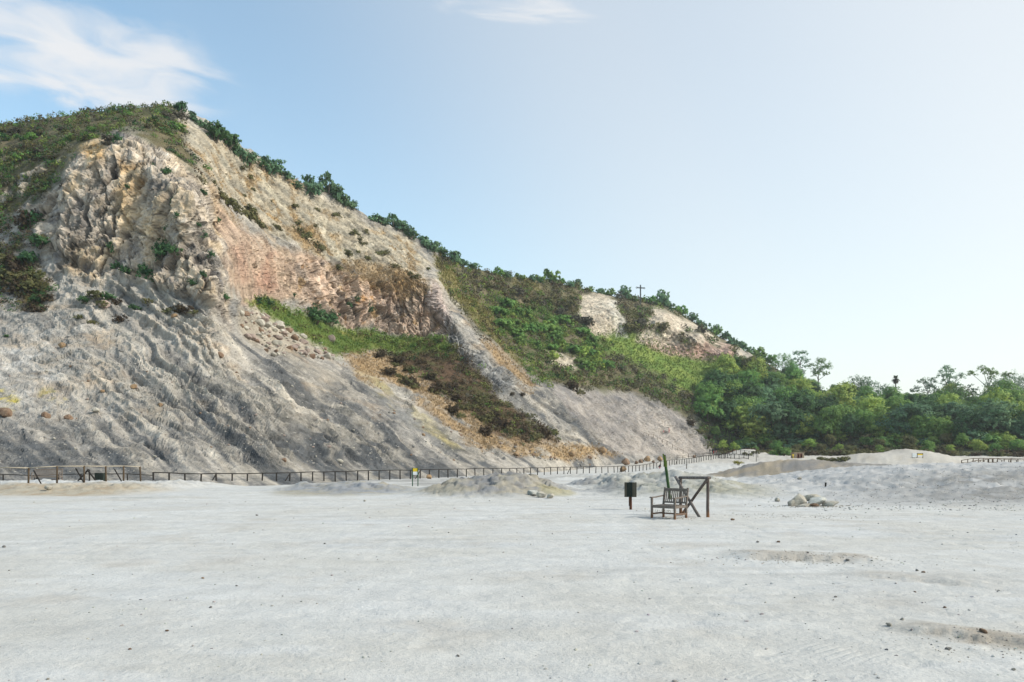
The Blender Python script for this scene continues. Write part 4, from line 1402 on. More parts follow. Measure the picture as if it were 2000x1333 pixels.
# the palm
p = hill_at(1748, 792, 0.3)
H = (792 - 735) / F_PX * p[1]
t = thing('palm_tree', p, 'small palm tree with a mop of fronds standing against the sky', 'palm tree')
MB().log((0, 0, -0.5), (0.1, 0, H), 0.26, 0.22, 9, 8, 0.06).build('trunk', 'bark', t, smooth=True)
vs, fs, cs = [], [], []
for i in range(56):
    a, e = random.uniform(0, 6.28), random.uniform(-1.25, 1.35)
    ln_ = random.uniform(1.5, 2.2)
    d = Vector((math.cos(a) * math.cos(e), math.sin(a) * math.cos(e), math.sin(e)))
    sd_ = d.cross(Vector((0, 0, 1))).normalized()
    base = Vector((0.1, 0, H))
    pts = [base + d * ln_ * u + Vector((0, 0, -0.55 * u * u)) for u in (0, 0.4, 0.75, 1.0)]
    o = len(vs)
    for q_, w_ in zip(pts, (0.06, 0.42, 0.5, 0.05)):
        vs += [q_ - sd_ * w_, q_ + sd_ * w_]
    fs += [(o + 2 * k, o + 2 * k + 1, o + 2 * k + 3, o + 2 * k + 2) for k in range(3)]
    cs += [((0.09, 0.075, 0.04) if e < -0.3 else (0.05, 0.085, 0.035))] * 8
me = raw_mesh('fronds', np.array([v[:] for v in vs]), np.array(fs), np.array(cs))
link('crown', me, M['leaf'], t)

# ---- bushes on the ridge and on the slopes
random.seed(5)
BLBL = {
    'sky': ('blue green bush leaning over the edge of the bare ridge', 'bushes along the bare ridge'),
    'far': ('small green bush on the low ridge of the cross,', 'bushes along the low ridge'),
    'cliff': ('dark green bush clinging to the high bluff', 'bushes on the high bluff'),
    'left': ('dark bush among rocks below the bluff', 'bushes on the slope below the bluff'),
    'green': ('bright green bush in the hollow', 'bright green bushes in the hollow'),
    'brown': ('brown heath bush between the two spurs', 'brown bushes between the spurs'),
    'olive': ('grey olive bush on the upper slope of the hollow', 'olive bushes in the hollow'),
    'cap': ('low bush on the overgrown top of the bluff', 'bushes on top of the bluff'),
    'wall': ('olive bush rooted in the pale banded wall', 'bushes on the pale banded wall'),
}
BP = {}


def bush_set(key, kinds, n=2, leaves=520, size=0.30):
    BP[key] = [make_bush('bush', 300 + 13 * len(BP) + i, 1.5, *GREENS[kd], leaves=leaves, size=size, label=BLBL[key][0], group=BLBL[key][1], tall=random.uniform(0.8, 1.1)) for i, kd in enumerate(kinds * n)]


bush_set('sky', ['blue', 'blue', 'dark'], 2, 700, 0.34)
bush_set('far', ['broad', 'blue'], 1, 600, 0.40)
bush_set('cliff', ['dark'], 2)
bush_set('left', ['olive', 'dark', 'heath'], 1)
bush_set('green', ['light', 'broad', 'broad'], 1, 600, 0.42)
bush_set('brown', ['heath', 'olive'], 1)
bush_set('olive', ['greyheath', 'olive'], 1, 520, 0.4)
bush_set('cap', ['olive', 'broad', 'greyheath', 'dark'], 1)
bush_set('wall', ['olive'], 2)
n_bush = 0


PLACES = {
    'sky': [(375, ' at the summit'), (430, ' just below the summit'), (490, ' above the top of the banded wall'), (565, ' before the gap in the ridge'), (645, ' beside the two small skyline trees'), (700, ' past the two small skyline trees'), (810, ' above the dry grass'), (5000, ' over the second spur')],
    'far': [(1040, ' far from it in the left'), (1140, ' above the hollow'), (1240, ' to its left'), (1300, ' to its right'), (1380, ' above the pale far cliff'), (5000, ' where the ridge meets the wood')],
    'cliff': [(240, ' in its left part'), (310, ' in its middle'), (360, ' in its dark ledge'), (480, ' at its right edge'), (5000, ' and on the terrace under it')],
    'left': [(40, ' at the picture edge'), (100, ' under the overgrown cap'), (215, ' above the pale scree'), (300, ' mid slope'), (5000, ' near the rock pile')],
    'green': [(1020, ' behind the spur crest'), (1070, ' in its upper left'), (1130, ' in its middle'), (5000, ' next to the meadow')],
    'brown': [(820, ' at the top near the terrace'), (900, ' in the upper half'), (980, ' in the middle'), (1060, ' in the lower half'), (1140, ' at the foot of the second spur'), (5000, ' above the path')],
    'olive': [(1000, ' near the spur top'), (1120, ' in its middle'), (1250, ' below the cross'), (5000, ' towards the far cliff')],
    'cap': [(80, ' at the picture edge'), (180, ' left of the bare crest'), (270, ' above the bare crest'), (5000, ' next to the summit')],
    'wall': [(450, ' beside the arete'), (500, ' above the pink cliff'), (560, ' in its upper part'), (640, ' amid dry grass'), (760, ' in its lower right'), (5000, ' near the second spur')],
}


def spot_words(key, px):
    return next(w for lim, w in PLACES[key] if px < lim)


def bush(key, px, py, r_px, tall=1.0):
    """a bush with a crown r_px pixels in radius, rooted at a place on the slope"""
    global n_bush
    p = hill_at(px, py, 0.15)
    s = r_px / F_PX * p[1] / 1.5 * 1.2
    place(random.choice(BP[key]), p, random.uniform(0, 6.28), (s, s, s * tall), label=' '.join((BLBL[key][0] + spot_words(key, px)).split()[:16]), group=BLBL[key][1])
    n_bush += 1


for px, py, r, tl in [(352, 222, 11, 1.2), (372, 236, 11, 1), (392, 252, 12, 1), (418, 278, 20, 1.2), (440, 288, 19, 1.2), (456, 298, 14, 1), (470, 312, 16, 1.1), (486, 318, 15, 1.1), (508, 330, 13, 1), (524, 336, 17, 1.2), (542, 342, 16, 1.1), (556, 352, 14, 0.8), (575, 366, 12, 0.8),
                      (601, 378, 15, 1.5), (618, 380, 10, 1.1), (634, 384, 18, 1.35), (650, 394, 15, 1.1), (666, 404, 14, 1), (684, 412, 12, 0.9), (730, 432, 13, 0.8), (748, 440, 15, 0.8), (768, 446, 16, 1), (784, 456, 16, 1), (796, 464, 13, 1), (829, 486, 13, 1.3), (842, 494, 14, 1.1), (860, 502, 13, 0.8), (884, 516, 15, 1.1), (902, 520, 13, 0.8), (922, 524, 12, 0.7)]:
    bush('sky', px, py, r, tl)
for px, py, r, tl in [(972, 536, 9, 1.1), (990, 540, 9, 0.9), (1012, 546, 9, 0.9), (1032, 548, 10, 0.9), (1050, 550, 9, 0.9), (1074, 552, 13, 1.3), (1092, 556, 9, 0.9), (1110, 560, 9, 0.8), (1127, 562, 10, 1.2), (1150, 568, 8, 0.8), (1170, 572, 9, 0.9), (1190, 578, 10, 1.0), (1217, 583, 13, 1.2), (1236, 588, 9, 0.8), (1268, 592, 11, 0.9), (1288, 596, 15, 1.25), (1306, 602, 11, 1), (1330, 612, 12, 0.9), (1350, 622, 11, 0.9), (1372, 636, 13, 0.9), (1395, 646, 12, 1), (1412, 658, 11, 0.9), (1436, 668, 13, 1), (1455, 676, 13, 1), (1475, 684, 14, 0.9), (1496, 692, 14, 0.9)]:
    bush('far', px, py, r, tl)
for px, py, r in [(316, 505, 20), (350, 507, 15), (222, 500, 11), (230, 530, 9), (250, 540, 12), (282, 545, 14), (300, 552, 9), (330, 450, 8), (395, 380, 8), (388, 470, 7), (405, 510, 7), (215, 275, 8), (230, 280, 9), (330, 330, 8), (318, 340, 7), (335, 395, 7), (255, 375, 6), (372, 440, 6), (352, 420, 6), (375, 560, 9), (430, 570, 8), (440, 585, 9), (295, 320, 8), (418, 430, 8), (395, 545, 8)]:
    bush('cliff', px, py, r)
for i in range(34):
    px, py = random.uniform(-15, 92), random.uniform(435, 605)
    if py < 470 or random.random() < 0.75:
        bush('left', px, py, random.uniform(9, 20))
for px, py, r in [(170, 595, 13), (190, 592, 15), (210, 590, 13), (205, 606, 12), (225, 596, 10), (235, 632, 11), (182, 634, 8), (262, 606, 11), (290, 600, 9), (345, 612, 15), (362, 610, 12), (325, 616, 10), (378, 620, 8), (90, 590, 12), (70, 612, 12), (150, 628, 8), (15, 660, 6), (55, 572, 17), (45, 560, 20)]:
    bush('left', px, py, r, 0.8)
for px, py, r in [(615, 632, 22), (645, 634, 18), (500, 594, 12), (520, 598, 11), (570, 580, 6), (682, 602, 9), (714, 614, 9), (712, 600, 8), (692, 588, 6)]:
    bush('cliff', px, py, r, 0.9)
for i in range(46):
    px = random.uniform(965, 1190)
    py = 600 + (px - 965) * 0.36 + random.uniform(-14, 60)
    bush('green', px, py, random.uniform(9, 17), 0.8)
for i in range(34):
    px, py = random.uniform(740, 1070), 0
    py = 690 + (px - 740) * 0.45 + random.uniform(-5, 42)
    bush('brown', px, py, random.uniform(8, 15), 0.8)
for px, py, r in [(880, 812, 14), (896, 818, 12), (947, 852, 15), (1040, 858, 15), (1060, 858, 16), (1075, 850, 12), (1020, 850, 12), (1130, 770, 12), (1115, 764, 14), (1000, 770, 6), (1018, 775, 6), (1095, 735, 13), (1350, 832, 10), (1362, 845, 10), (1385, 858, 7)]:
    bush('brown', px, py, r, 0.9)
for i in range(30):
    px = random.uniform(900, 1420)
    py = 545 + (px - 900) * 0.215 + random.uniform(0, 40)
    if Z['cliff3'].reshape(sh)[int((px + 300) / 2600 * (NC - 1)), int(np.argmin(np.abs(HPY[int((px + 300) / 2600 * (NC - 1))] - py)))] < 0.3:
        bush('olive', px, py, random.uniform(8, 15), 0.8)
for px, py, r, tl in [(425, 385, 14, 0.9), (445, 400, 15, 0.9), (462, 412, 14, 0.9), (482, 424, 16, 1), (498, 432, 13, 1), (505, 445, 12, 0.9), (540, 445, 12, 0.8), (470, 330, 8, 0.8), (490, 350, 8, 0.8), (575, 405, 8, 0.8), (600, 470, 14, 0.8), (620, 485, 14, 0.8), (585, 455, 13, 0.8), (540, 340, 9, 0.7), (690, 455, 8, 0.8), (740, 500, 9, 0.8), (655, 530, 9, 0.8), (700, 470, 7, 0.7), (770, 530, 10, 0.7), (810, 545, 12, 0.7), (830, 580, 9, 0.7)]:
    bush('wall', px, py, r, tl)
for i in range(24):
    u_ = random.random()
    bush('wall', 430 + 400 * u_ + random.uniform(-20, 20), 335 + 175 * u_ + random.uniform(-15, 55), random.uniform(5, 10), 0.8)

for i in range(26):
    px = random.uniform(-20, 350)
    bush('cap', px, 236 - px * 0.075 + random.uniform(4, 90) * (0.5 if px > 250 else 1.0), random.uniform(9, 16), 0.8)

# ---- the mass of brush, one object: small clumps of leaves wherever the slope is overgrown
KIND_COLS = np.array([[GREENS[k][0], GREENS[k][1]] for k in ('olive', 'heath', 'broad', 'light', 'greyheath', 'dark', 'yellow', 'rust')], float) * np.array([0.78, 0.95, 0.62, 0.55, 0.95, 0.7, 1, 1])[:, None, None]
cw = {}
cw['cap'] = ([0.28, 0.08, 0.20, 0.08, 0.20, 0.16, 0.0, 0], 2.2)
cw['leftbrush'] = ([0.28, 0.34, 0.05, 0, 0.08, 0.25, 0, 0], 1.1)
cw['bay'] = ([0.36, 0.16, 0.16, 0.08, 0.20, 0.04, 0, 0], 1.25)
cw['heath'] = ([0.26, 0.52, 0.05, 0.03, 0.10, 0.04, 0, 0], 1.0)
cw['terrace'] = ([0.15, 0.05, 0.40, 0.38, 0, 0.02, 0, 0], 0.5)
cw['lush'] = ([0.03, 0.0, 0.52, 0.42, 0, 0.03, 0, 0], 1.3)
cw['yellowgrass'] = ([0.3, 0.05, 0.08, 0.42, 0.15, 0, 0, 0], 0.35)
cw['wood'] = ([0.4, 0.25, 0.2, 0.1, 0, 0.05, 0, 0], 0.5)
area = np.full(len(pxf), 1.0)
rowspan = np.repeat(np.abs(hf - hr)[:, None], NR, 1).ravel()
area = rowspan / 700.0
picks, kinds = [], []
for zn, (wts, dens) in cw.items():
    d = np.clip(Z[zn], 0, 1) * area * (pxf > -60) * (pxf < 2060) * np.clip(1 - np.clip(Z['cliff3'] + Z['outcrop'], 0, 1) * 1.2, 0, 1)
    if zn in ('bay',):
        d = d * (1 - np.clip(Z['meadow'] * 1.0 + Z['lush'] * 0.6 + Z['yellowgrass'] * 0.7, 0, 1))
    d = d * sstep(-0.5, 0.1, n_a + (0.25 if zn != 'leftbrush' else 0.0))
    if zn == 'cap':
        d = d * (0.12 + 0.88 * sstep(-0.12, 0.16, fbm(PD / 4.5, 3, 0.6, seed=650.0)))
    tot = d.sum()
    nsh = int(min(3600, tot * 0.115 * dens)) if tot > 0 else 0
    if nsh:
        ii = rng.choice(len(d), nsh, p=d / tot)
        picks.append(ii)
        kinds.append(rng.choice(8, nsh, p=np.array(wts) / sum(wts)))
picks, kinds = np.concatenate(picks), np.concatenate(kinds)
print('brush clumps', len(picks), 'bushes', n_bush)
cv, ccol, csz, cno = [], [], [], []
pp = PD[picks]
rad_m = rng.uniform(4.5, 11.5, len(picks)) / F_PX * pp[:, 1]
LQ = 32
dirs = unit(len(picks) * LQ).reshape(len(picks), LQ, 3)
dirs[..., 2] = np.abs(dirs[..., 2])
cen = pp[:, None] + dirs * rad_m[:, None, None] * rng.uniform(0.5, 1.1, (len(picks), LQ, 1)) * np.array([1, 1, 1.1])
nor = dirs + unit(len(picks) * LQ).reshape(dirs.shape) * 0.8
nor /= np.linalg.norm(nor, axis=-1)[..., None]
tint = rng.random((len(picks), 1)) * 0.6 + rng.random((len(picks), LQ)) * 0.4
kc = KIND_COLS[kinds]
kc = kc * (0.8 + 0.5 * rng.random((len(picks), 1, 1)))
colb = kc[:, 0][:, None] * (1 - tint[..., None]) + kc[:, 1][:, None] * tint[..., None]
szb = np.repeat(rad_m[:, None] * 0.42, LQ, 1) * rng.uniform(0.6, 1.3, (len(picks), LQ))
v, f = leaf_quads(cen.reshape(-1, 3), nor.reshape(-1, 3), szb.ravel())
link('brush', raw_mesh('brush', v, f, np.repeat(colb.reshape(-1, 3), 4, 0)), M['brush'], kind='stuff', label='low scrub of mixed heath and bushes covering the overgrown slopes')

# ---- grasses: upright blades, one object for the green and one for the dry
def blades(name, dens, n, h_px, c0, c1, label, wid=0.13):
    d = dens * area * (pxf > -60) * (pxf < 2060)
    ii = rng.choice(len(d), n, p=d / d.sum())
    b = PD[ii] + rng.normal(size=(n, 3)) * np.array([0.25, 0.25, 0.0])
    m = 5
    hgt = (rng.uniform(0.5, 1.3, (n, 1)) * h_px / F_PX * b[:, 1:2])
    ang_ = rng.uniform(0, 6.28, (n, m))
    lean = np.stack([np.cos(ang_), np.sin(ang_), np.zeros_like(ang_)], -1)
    root = b[:, None] + lean * hgt[..., None] * 0.18
    tipp = b[:, None] + lean * hgt[..., None] * rng.uniform(0.25, 0.8, (n, m, 1)) + np.array([0, 0, 1]) * hgt[..., None] * rng.uniform(0.7, 1.0, (n, m, 1))
    side = np.stack([-np.sin(ang_), np.cos(ang_), np.zeros_like(ang_)], -1) * hgt[..., None] * wid
    vv = np.stack([root - side, root + side, tipp + side * 0.15], 2).reshape(-1, 3)
    ff = np.arange(len(vv)).reshape(-1, 3)
    tt_ = rng.random((n, m))
    cc = np.asarray(c0) * (1 - tt_[..., None]) + np.asarray(c1) * tt_[..., None]
    link(name, raw_mesh(name, vv, ff, np.repeat(cc.reshape(-1, 3), 3, 0)), M['brush'], kind='stuff', label=label)


blades('dry_grass', np.clip(Z['dry'], 0, 1) * sstep(-0.45, 0.1, n_a + n_b * 0.4), 7000, 4.0, (0.27, 0.19, 0.105), (0.40, 0.305, 0.18), 'dry orange grass in strips on the slope and along the spurs')
blades('green_grass', np.clip(Z['meadow'] + Z['terrace'] * 0.9, 0, 1), 5200, 4.0, (0.10, 0.17, 0.035), (0.24, 0.29, 0.075), 'green grass and ferns on the terrace and the far meadow')
blades('pale_grass', np.clip(Z['yellowgrass'], 0, 1), 1800, 5.0, (0.17, 0.16, 0.05), (0.30, 0.26, 0.10), 'pale yellow grass along the crest of the second spur')

# ------------------------------------------------------------------ boulders on the slopes
random.seed(31)
BM = {}
for mt in ('rock_pale', 'rock_tan', 'rock_brown', 'rock_grey', 'rock_pink', 'rock_green'):
    BM[mt] = []
    for i in range(4):
        me = boulder_mesh('boulder', 50 + len(BM) * 7 + i, random.uniform(0.6, 0.9))
        me.materials.append(M[mt])
        BM[mt].append(me)


def boulder(p, r, mt, label, group=None, name='boulder', cat='boulder', sink=0.25, sc=(1, 1, 1), rot=None):
    o = link(name, random.choice(BM[mt]), label=label, cat=cat, group=group, loc=(p[0], p[1], p[2] + r * sc[2] * (0.62 - sink)))
    o.scale = (r * sc[0], r * sc[1], r * sc[2])
    o.rotation_euler = (random.uniform(-0.3, 0.3), random.uniform(-0.3, 0.3), random.uniform(0, 6.28) if rot is None else rot)
    return o


n = 0
while n < 130:
    px, py = random.uniform(465, 650), random.uniform(606, 702)
    if not inside(px, py, [(464, 606), (505, 610), (565, 640), (625, 672), (660, 700), (600, 704), (530, 692), (478, 660)]):
        continue
    p = hill_at(px, py)
    boulder(p, random.choice((3, 4, 5, 6, 8, 11)) / F_PX * p[1] * random.uniform(0.7, 1.2), mt := random.choice(('rock_pale', 'rock_pink', 'rock_pink', 'rock_brown', 'rock_pale')), '%s block %s of the rock pile below the pink cliff' % ({'rock_pale': 'pale', 'rock_pink': 'pinkish', 'rock_brown': 'brown'}[mt], 'at the top' if py < 635 else 'in the middle' if py < 665 else 'at the lower end'), 'blocks of the rock pile below the pink cliff')
    n += 1
for px, py, r, mt, lb in [
    (312, 802, 7, 'rock_tan', 'orange brown boulder lying alone on the grey scree'),
    (260, 768, 7, 'rock_tan', 'tan boulder beside a smaller one high on the grey scree'),
    (199, 768, 5, 'rock_tan', 'small tan boulder left of the pair on the grey scree'),
    (552, 908, 7, 'rock_brown', 'dark brown boulder at the foot of the scree behind the fence'),
    (8, 812, 16, 'rock_brown', 'large dark brown rock below the sulphur stain at the picture edge'),
    (90, 818, 10, 'rock_brown', 'upright brown rock in the scree right of the sulphur stain'),
    (132, 822, 9, 'rock_brown', 'tilted brown slab in the scree right of the upright brown rock'),
    (186, 805, 8, 'rock_pale', 'white rock lying beside the dark hummock on the scree'),
    (205, 602, 15, 'rock_pink', 'rounded brown boulder among the dark bushes below the bluff'),
    (342, 625, 7, 'rock_tan', 'orange boulder below the bush clump on the slope'),
    (428, 695, 9, 'rock_brown', 'brown block sticking out of the upper scree'),
    (660, 905, 8, 'rock_pale', 'pale boulder pair at the foot of the scree'),
    (636, 884, 6, 'rock_pink', 'pinkish rock on the lower grey scree'),
    (646, 664, 11, 'rock_pink', 'large pinkish boulder in the green terrace'),
    (620, 690, 9, 'rock_pink', 'pinkish boulder at the lower tip of the rock pile'),
    (897, 853, 5, 'rock_brown', 'small dark boulder beside the dry grass strip'),
    (827, 850, 6, 'rock_tan', 'tan boulder at the end of the yellow streaked scree'),
    (938, 876, 4, 'rock_brown', 'small brown stone on the pale slope foot'),
    (962, 883, 4, 'rock_brown', 'second small brown stone right of the first on the pale slope foot'),
    (973, 876, 4, 'rock_tan', 'small upright tan stone on the pale slope foot'),
    (1008, 890, 8, 'rock_tan', 'tan wedge shaped boulder at the slope foot behind the fence'),
    (1115, 891, 8, 'rock_tan', 'flat tan boulder at the slope foot near the dry grass'),
    (1174, 886, 10, 'rock_tan', 'orange crumbling boulder at the end of the dry grass'),
    (1150, 896, 6, 'rock_brown', 'low brown stone before the orange crumbling boulder'),
    (120, 680, 9, 'rock_tan', 'orange tinted boulder on the pale upper scree'),
]:
    p = hill_at(px, min(py, float(hf[int(np.searchsorted(hx, px))]) - 1))
    boulder(p, r / F_PX * p[1], mt, lb, sink=0.3)
rk = random.Random(77)
for i in range(150):
    px = rk.uniform(0, 1150)
    lo_ = 640 if px < 430 else 700 + (px - 430) * 0.30
    py = rk.uniform(lo_, 900)
    i_, = [int((px + 300) / 2600 * (NC - 1))]
    if scree.reshape(sh)[i_, int(np.argmin(np.abs(HPY[i_] - py)))] < 0.6:
        continue
    p = hill_at(px, py)
    mt = rk.choice(('rock_grey', 'rock_grey', 'rock_pale', 'rock_pink', 'rock_brown'))
    boulder(p, rk.uniform(1.6, 4.2) / F_PX * p[1], mt, 'small loose %s rock on the scree %s, %s' % (mt[5:].replace('pink', 'pinkish'), 'near the fence' if py > 840 else 'of the middle slope' if py > 740 else 'of the upper slope', 'under the left bushes' if px < 220 else 'below the bluff' if px < 450 else 'below the rock pile' if px < 650 else 'below the yellow streaks' if px < 900 else 'below the second spur'), 'loose rocks on the scree', name='rock', cat='rock')

# boulders standing on the floor behind the fence
for px, py, r, mt, lb in [
    (1222, 903, 10, 'rock_brown', 'big brown and grey boulder on the pale flat behind the fence'),
    (1243, 901, 5, 'rock_brown', 'low dark brown rock right of the big brown boulder'),
    (1252, 899, 5, 'rock_brown', 'second low dark rock between the brown and the round boulder'),
    (1265, 896, 8, 'rock_tan', 'rounded tan boulder on the pale flat left of the leaning green post'),
    (1288, 895, 7, 'rock_tan', 'tan boulder partly behind the leaning green post'),
    (1276, 899, 4, 'rock_brown', 'small flat brown rock between two tan boulders'),
    (1217, 916, 7, 'rock_tan', 'round brown boulder touching the fence posts'),
    (1356, 889, 4, 'rock_brown', 'single dark stone on the grey fan left of the path'),
    (838, 930, 6, 'rock_tan', 'tan boulder just right of the information sign'),
    (1021, 908, 5, 'rock_tan', 'tan rock behind the fence right of the central mound'),
]:
    p = floor_hit(px, py + 6)
    boulder(p, r / F_PX * p[1], mt, lb, sink=0.05, sc=(1, 1, 1.15))

# ------------------------------------------------------------------ rocks and stones of the foreground
def at_floor(px, py):
    return floor_hit(px, py)


p0 = at_floor(1568, 990)
Yr = p0[1]
m_per_px = Yr / F_PX
for dx, dy, dz, sx, sy, sz, mt, lb, rot in [
    (0, 0.15, 0.28, 0.40, 0.34, 0.37, 'rock_pale', 'lumpy pale brown rock with a dark hollow on top, tallest of the rock cluster', 0.5),
    (-0.32, 0.05, 0.12, 0.24, 0.25, 0.26, 'rock_pale', 'small rock leaning on the left of the lumpy rock', 1.0),
    (0.66, 0.10, 0.24, 0.52, 0.34, 0.26, 'rock_green', 'long smooth grey white rock with a sulphur stain in the cluster', 0.15),
    (0.72, 0.50, 0.36, 0.46, 0.30, 0.24, 'rock_pale', 'pale flat rock lying behind the long smooth one', 0.2),
    (1.12, -0.05, 0.10, 0.38, 0.26, 0.20, 'rock_pale', 'pale pointed rock at the right end of the cluster', -0.35),
    (0.45, -0.18, 0.06, 0.30, 0.20, 0.13, 'rock_brown', 'low brown rock wedged under the long smooth one', 0.6),
    (0.08, -0.25, 0.05, 0.34, 0.22, 0.14, 'rock_pale', 'half buried rock at the foot of the lumpy rock', 0.2),
]:
    x, y = p0[0] + dx, p0[1] + 0.25 + dy
    o = boulder((x, y, floor_z(x, y)), 1.0, mt, lb, name='rock', cat='rock', sc=(sx, sy, sz), rot=rot, sink=0.62)
    o.location.z = floor_z(x, y) + dz * 0.75
for px, py, r, mt, lb in [
    (1040, 969, 11, 'rock_green', 'yellowish rock at the right foot of the central mound'),
    (1058, 972, 12, 'rock_pale', 'pale low boulder right of the yellowish rock by the central mound'),
    (1075, 974, 8, 'rock_pale', 'small rock at the end of the row by the central mound'),
    (1561, 937, 5, 'rock_pale', 'white stone on the near edge of the gravel bank'),
    (1518, 980, 7, 'rock_pale', 'flat beige stone left of the rock cluster'),
    (95, 958, 9, 'rock_pale', 'grey slab stuck in the dirt bank at the left fence'),
    (712, 980, 3, 'rock_pale', 'small white stone on the dust before the low mounds'),
]:
    p = at_floor(px, py)
    boulder(p, r / F_PX * p[1], mt, lb, name='rock', cat='rock', sink=0.2)
for px, py, r, mt, lb in [
    (1431, 1017, 5, 'rock_brown', 'single dark stone right of the wooden frame'),
    (1921, 1236, 8, 'rock_brown', 'square brown stone at the broken ledge nearest the camera'),
    (1852, 1270, 7, 'rock_grey', 'dark grey stone below the near broken ledge'),
    (1736, 1224, 7, 'rock_pale', 'flat white stone left of the near broken ledge'),
    (1762, 1212, 5, 'rock_pale', 'pale oval stone between the two broken ledges'),
    (1656, 1095, 4, 'rock_grey', 'dark stone right of the far broken ledge'),
    (1578, 1081, 4, 'rock_grey', 'dark stone resting on top of the far broken ledge'),
    (1520, 1060, 4, 'rock_brown', 'brown stone behind the far broken ledge'),
    (1480, 1060, 4, 'rock_grey', 'grey stone left of the brown one behind the far ledge'),
    (1791, 1116, 4, 'rock_grey', 'one of a pair of grey stones on the open dust'),
    (1803, 1119, 4, 'rock_brown', 'brownish one of a pair of stones on the open dust'),
    (1632, 1168, 4, 'rock_grey', 'dark pebble alone in the trampled dust'),
    (1787, 1158, 3, 'rock_brown', 'brown pebble in the dust above the near ledge'),
    (1845, 1188, 4, 'rock_brown', 'brown stone in the dust right of the near ledge'),
    (895, 1284, 4, 'rock_grey', 'dark stone in the dust at the bottom of the picture'),
    (8, 1070, 5, 'rock_grey', 'grey stone at the left edge of the dust flat'),
    (411, 1188, 4, 'rock_grey', 'grey stone right of centre of the left dust flat'),
    (326, 1234, 4, 'rock_brown', 'brown grey stone in the lower left dust'),
    (254, 1270, 4, 'rock_brown', 'brown stone near the bottom left of the dust'),
    (462, 1146, 3, 'rock_grey', 'small dark stone in the middle of the left dust flat'),
    (396, 1131, 3, 'rock_tan', 'orange brown stone on the left dust flat'),
    (502, 1008, 3, 'rock_grey', 'dark stone far back on the dust before the mounds'),
    (634, 1063, 3, 'rock_grey', 'flat dark stone on the dust below the central mound'),
    (93, 1329, 4, 'rock_pale', 'white stone at the bottom left corner'),
    (1980, 1310, 5, 'rock_pale', 'pale stone at the bottom right corner'),
]:
    p = at_floor(px, py)
    boulder(p, r / F_PX * p[1] * 1.05, mt, lb, name='stone', cat='stone', sink=0.25, sc=(1, 1, 0.8))

# loose gravel and pebbles, one object
tet = boulder_mesh('pebble', 9, 0.7, sub=1)
bv = np.array([v.co[:] for v in tet.vertices])
bf = np.array([list(p_.vertices) for p_ in tet.polygons])
bpy.data.meshes.remove(tet)


def scatter_stones(name, xs, ys, rs, cols, label):
    n = len(xs)
    zs = np.array([floor_z(x, y) for x, y in zip(xs, ys)])
    a = rng.uniform(0, 6.28, n)
    c, s = np.cos(a), np.sin(a)
    sc3 = rs[:, None] * rng.uniform(0.6, 1.3, (n, 3)) * np.array([1, 1, 0.7])
    P = bv[None] * sc3[:, None]
    X = P[..., 0] * c[:, None] - P[..., 1] * s[:, None] + xs[:, None]
    Y = P[..., 0] * s[:, None] + P[..., 1] * c[:, None] + ys[:, None]
    Z_ = P[..., 2] + zs[:, None] + rs[:, None] * 0.18
    vv = np.stack([X, Y, Z_], -1).reshape(-1, 3)
    ff = (bf[None] + (np.arange(n) * len(bv))[:, None, None]).reshape(-1, 3)
    link(name, raw_mesh(name, vv, ff, np.repeat(cols, len(bv), 0)), M['stone'], kind='stuff', label=label)


def pal(n, dark=0.5):
    t_ = rng.random((n, 1)) ** (1.0 / max(dark, 0.05) * 0.5)
    base = np.array([0.09, 0.09, 0.09]) * (1 - t_) + np.array([0.42, 0.41, 0.38]) * t_
    return base * (1 + rng.normal(size=(n, 3)) * 0.04)


n = 1900
yy = 6.0 * (34 / 6.0) ** rng.random(n)
uu = rng.uniform(-0.70, 0.70, n)
keep = fbm(np.c_[uu * yy / 3.0, yy / 3.0, np.zeros(n)], 3, seed=300.0) + 0.45 * sstep(0.0, 0.5, uu) + rng.normal(size=n) * 0.35 > 0.1
uu, yy = uu[keep], yy[keep]
scatter_stones('pebbles', uu * yy, yy, rng.uniform(0.35, 1.5, len(yy)) ** 2.6 * 0.0072 * (1 + yy / 18), pal(len(yy), 1.3), 'scattered small pebbles on the pale dust')
n = 10000
xx, yy = rng.uniform(11, 44, n), 27 + 22 * rng.random(n) ** 1.3
dk = sstep(12, 22, xx - 0.25 * (yy - 34)) * (1 - sstep(38, 45, yy))
keep = rng.random(n) < 0.35 + 0.65 * dk
xx, yy = xx[keep], yy[keep]
scatter_stones('gravel', xx, yy, rng.uniform(0.5, 1.5, len(xx)) ** 3 * 0.019, pal(len(xx), 1.1), 'coarse grey gravel spread over the bank')
for (cx_, cy_, rx_, ry_, n, r_) in ((4.1 + 1.3, 13.9, 1.6, 0.5, 260, 0.014), (4.9, 7.6, 0.9, 0.5, 240, 0.009), (p0[0] + 0.3, p0[1], 1.3, 0.5, 220, 0.03), (5.6, 26.8, 0.9, 0.6, 140, 0.02), (4.9, 23.2, 0.7, 0.5, 90, 0.018), (9.0, 24.5, 2.0, 1.2, 260, 0.018)):
    scatter_stones('crumbs', cx_ + rng.normal(size=n) * rx_ * 0.6, cy_ + rng.normal(size=n) * ry_ * 0.6, rng.uniform(0.5, 1.6, n) * r_, pal(n, 0.6) * np.array([1.0, 0.93, 0.82]), 'crumbled fragments of crust around a ledge or rock')
